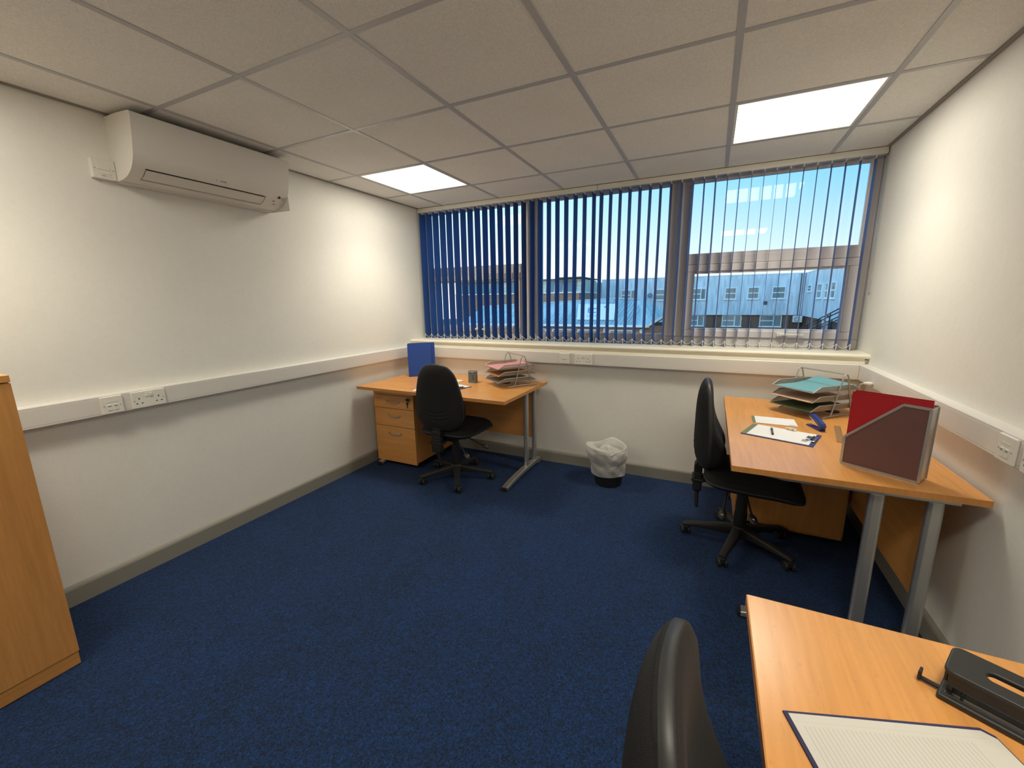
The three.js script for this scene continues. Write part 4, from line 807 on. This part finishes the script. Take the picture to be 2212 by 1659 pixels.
{ // low brick workshop with a ribbed hipped roof and a sign
  const t = thing('workshop', 'low brick workshop with a ribbed metal roof and a sign in the yard', 'building', [0, 0, -16]);
  part('brickwork', box(-9.5, 0.42, -3, 0.2, -7, -0.3), M.brick, t, 0);
  const slope = Math.atan2(0.95, 1.1), len = Math.hypot(0.95, 1.1);
  // front slope runs from the eaves (z=0,y=0.25) up and back to the ridge (z=-1.1,y=1.2)
  const P = [[-9.6, 0.25, 0], [0.45, 0.22, 0], [-0.6, 1.42, -2.4], [-1.85, 1.47, -2.4], [-6.5, 1.25, -2.4], [-9.6, 1.12, -2.4]];
  const tri = (...q) => { const g = new THREE.BufferGeometry(); g.setAttribute('position', new THREE.Float32BufferAttribute(q.flat(2), 3)); g.computeVertexNormals(); return metricUV(g, 0); };
  part('roof_slope', tri(P[0], P[1], P[2], P[0], P[2], P[3], P[0], P[3], P[4], P[0], P[4], P[5]), std(0xffffff, 0.5, 0, { map: M.roofMetal.map, side: THREE.DoubleSide }), t);
  part('roof_hip', tri(P[1], [0.45, 0.22, -7], [-0.6, 1.42, -4.6], P[1], [-0.6, 1.42, -4.6], P[2]), std(0xffffff, 0.5, 0, { map: M.roofMetal.map, side: THREE.DoubleSide }), t);
  part('rear_slope', tri([-9.6, 1.12, -2.4], [-0.6, 1.42, -2.4], [-0.6, 1.42, -4.6], [-9.6, 1.12, -2.4], [-0.6, 1.42, -4.6], [-9.6, 1.12, -4.6]), std(0xffffff, 0.5, 0, { map: M.roofMetal.map, side: THREE.DoubleSide }), t);
  const up = (x, s) => { const y1 = x > -1.85 ? 1.44 : 1.47 - (-1.85 - x) * 0.047; const xx = x + 0.35 * s; return V(Math.min(xx, x < -0.5 ? xx : x + (-0.6 - 0.45) * s * 0.5), 0.25 + (y1 - 0.25) * s + 0.015, -2.4 * s); };
  part('roof_rib', Array.from({ length: 62 }, (_, k) => { const x = -9.5 + k * 0.15; return bar(up(x, 0.0), up(x, x > -1.3 ? Math.max(0.1, (0.3 - x) / 1.6) : 0.98), 0.022, 0.03); }), M.roofMetal, t);
  part('ridge_cap', [bar(V(P[3][0], P[3][1], P[3][2]), V(P[2][0], P[2][1], P[2][2]), 0.2, 0.06), bar(V(P[3][0], P[3][1], P[3][2]), V(P[5][0], P[5][1], P[5][2]), 0.2, 0.06), bar(V(P[1][0], P[1][1], P[1][2]), V(P[2][0], P[2][1] + 0.02, P[2][2]), 0.14, 0.05)], M.roofMetal, t);
  part('gutter', box(-9.6, 0.5, 0.17, 0.27, -0.06, 0.06), M.whiteFrame, t);
  part('fascia', box(-9.6, 0.46, 0.12, 0.18, -0.3, -0.02), M.darkMetal, t);
  part('downpipe', rod(V(-1.83, -3, -0.26), V(-1.83, 0.18, -0.26), 0.05, 10), M.whiteFrame, t);
  for (const [a, b] of [[-6.4, -5.4], [-5.2, -4.75], [-4.45, -3.3], [-3.15, -2.15], [-1.6, -0.5]]) facadeWindow(t, a, b, -0.95, 0.03, -0.3, [[0, 1, 0.6, 0.66]]);
  part('wall_lamp', cyl(0.1, 0.1, 0.08, 8).rotateX(Math.PI / 2).translate(-0.13, -0.02, -0.24), M.whiteFrame, t);
  const sg = part('sign_board', box(-0.9, 0.9, 0, 0.78, 0, 0.03), std(rgb(0.72, 0.82, 0.95), 0.4), t);
  sg.position.set(-2.33, 0.47, -0.40); sg.rotation.x = -0.35;
  const blue = std(rgb(0.06, 0.28, 0.62), 0.5);
  const g1 = new TextGeometry('ECI', { font, size: 0.24, depth: 0.01, curveSegments: 4 }).scale(1.15, 1, 1); part('sign_letters', g1.translate(-0.42, 0.34, 0.03), blue, sg);
  part('sign_dot', cyl(0.045, 0.045, 0.012, 20).rotateX(Math.PI / 2).translate(0.43, 0.63, 0.036), blue, sg);
  const g2 = new TextGeometry('CIP TI', { font, size: 0.11, depth: 0.008, curveSegments: 4 }).scale(1.1, 1, 1); part('sign_letters', g2.translate(-0.42, 0.13, 0.03), std(rgb(0.35, 0.50, 0.75), 0.5), sg);
}
{ // satellite dish on the pale block
  const t = thing('satellite_dish', 'grey satellite dish on the wall of the pale blue block', 'satellite dish', [-2.35, 1.72, -35.6]);
  part('dish', lathe([[0, 0.06], [0.12, 0.045], [0.22, 0.0], [0.225, 0.002], [0.12, 0.055], [0, 0.07]], 28).rotateX(1.3), M.slate, t);
  part('arm', bar(V(0, 0, 0), V(0, -0.1, -0.37), 0.03, 0.03), M.slate, t);
}
{
  const t = thing('cottage_wing', 'dark gable wall with white windows at the right end of the workshop', 'building', [0.55, 0, -13.2]);
  part('wall', box(0.02, 0.85, -3, 0.42, -2.6, 0), M.brickBrown, t, 0);
  part('roof_sheet', extrude([[-0.1, 0.40], [0.85, 1.06], [0.92, 1.04], [0.92, 0.98], [-0.06, 0.34]], 2.9).translate(0, 0, -2.7), M.roofMetal, t);
  for (const z of [-1.9, -0.9]) facadeWindow(t, z, z + 0.5, -0.75, 0.1, -0.02, midBar, [0, 0, 0]);
}
struct('floor_yard', box(-60, 60, -3.1, -3, -90, -0.6), M.tarmac, 'grey tarmac yard outside the window', 'ground');

renderer.render(scene, camera);
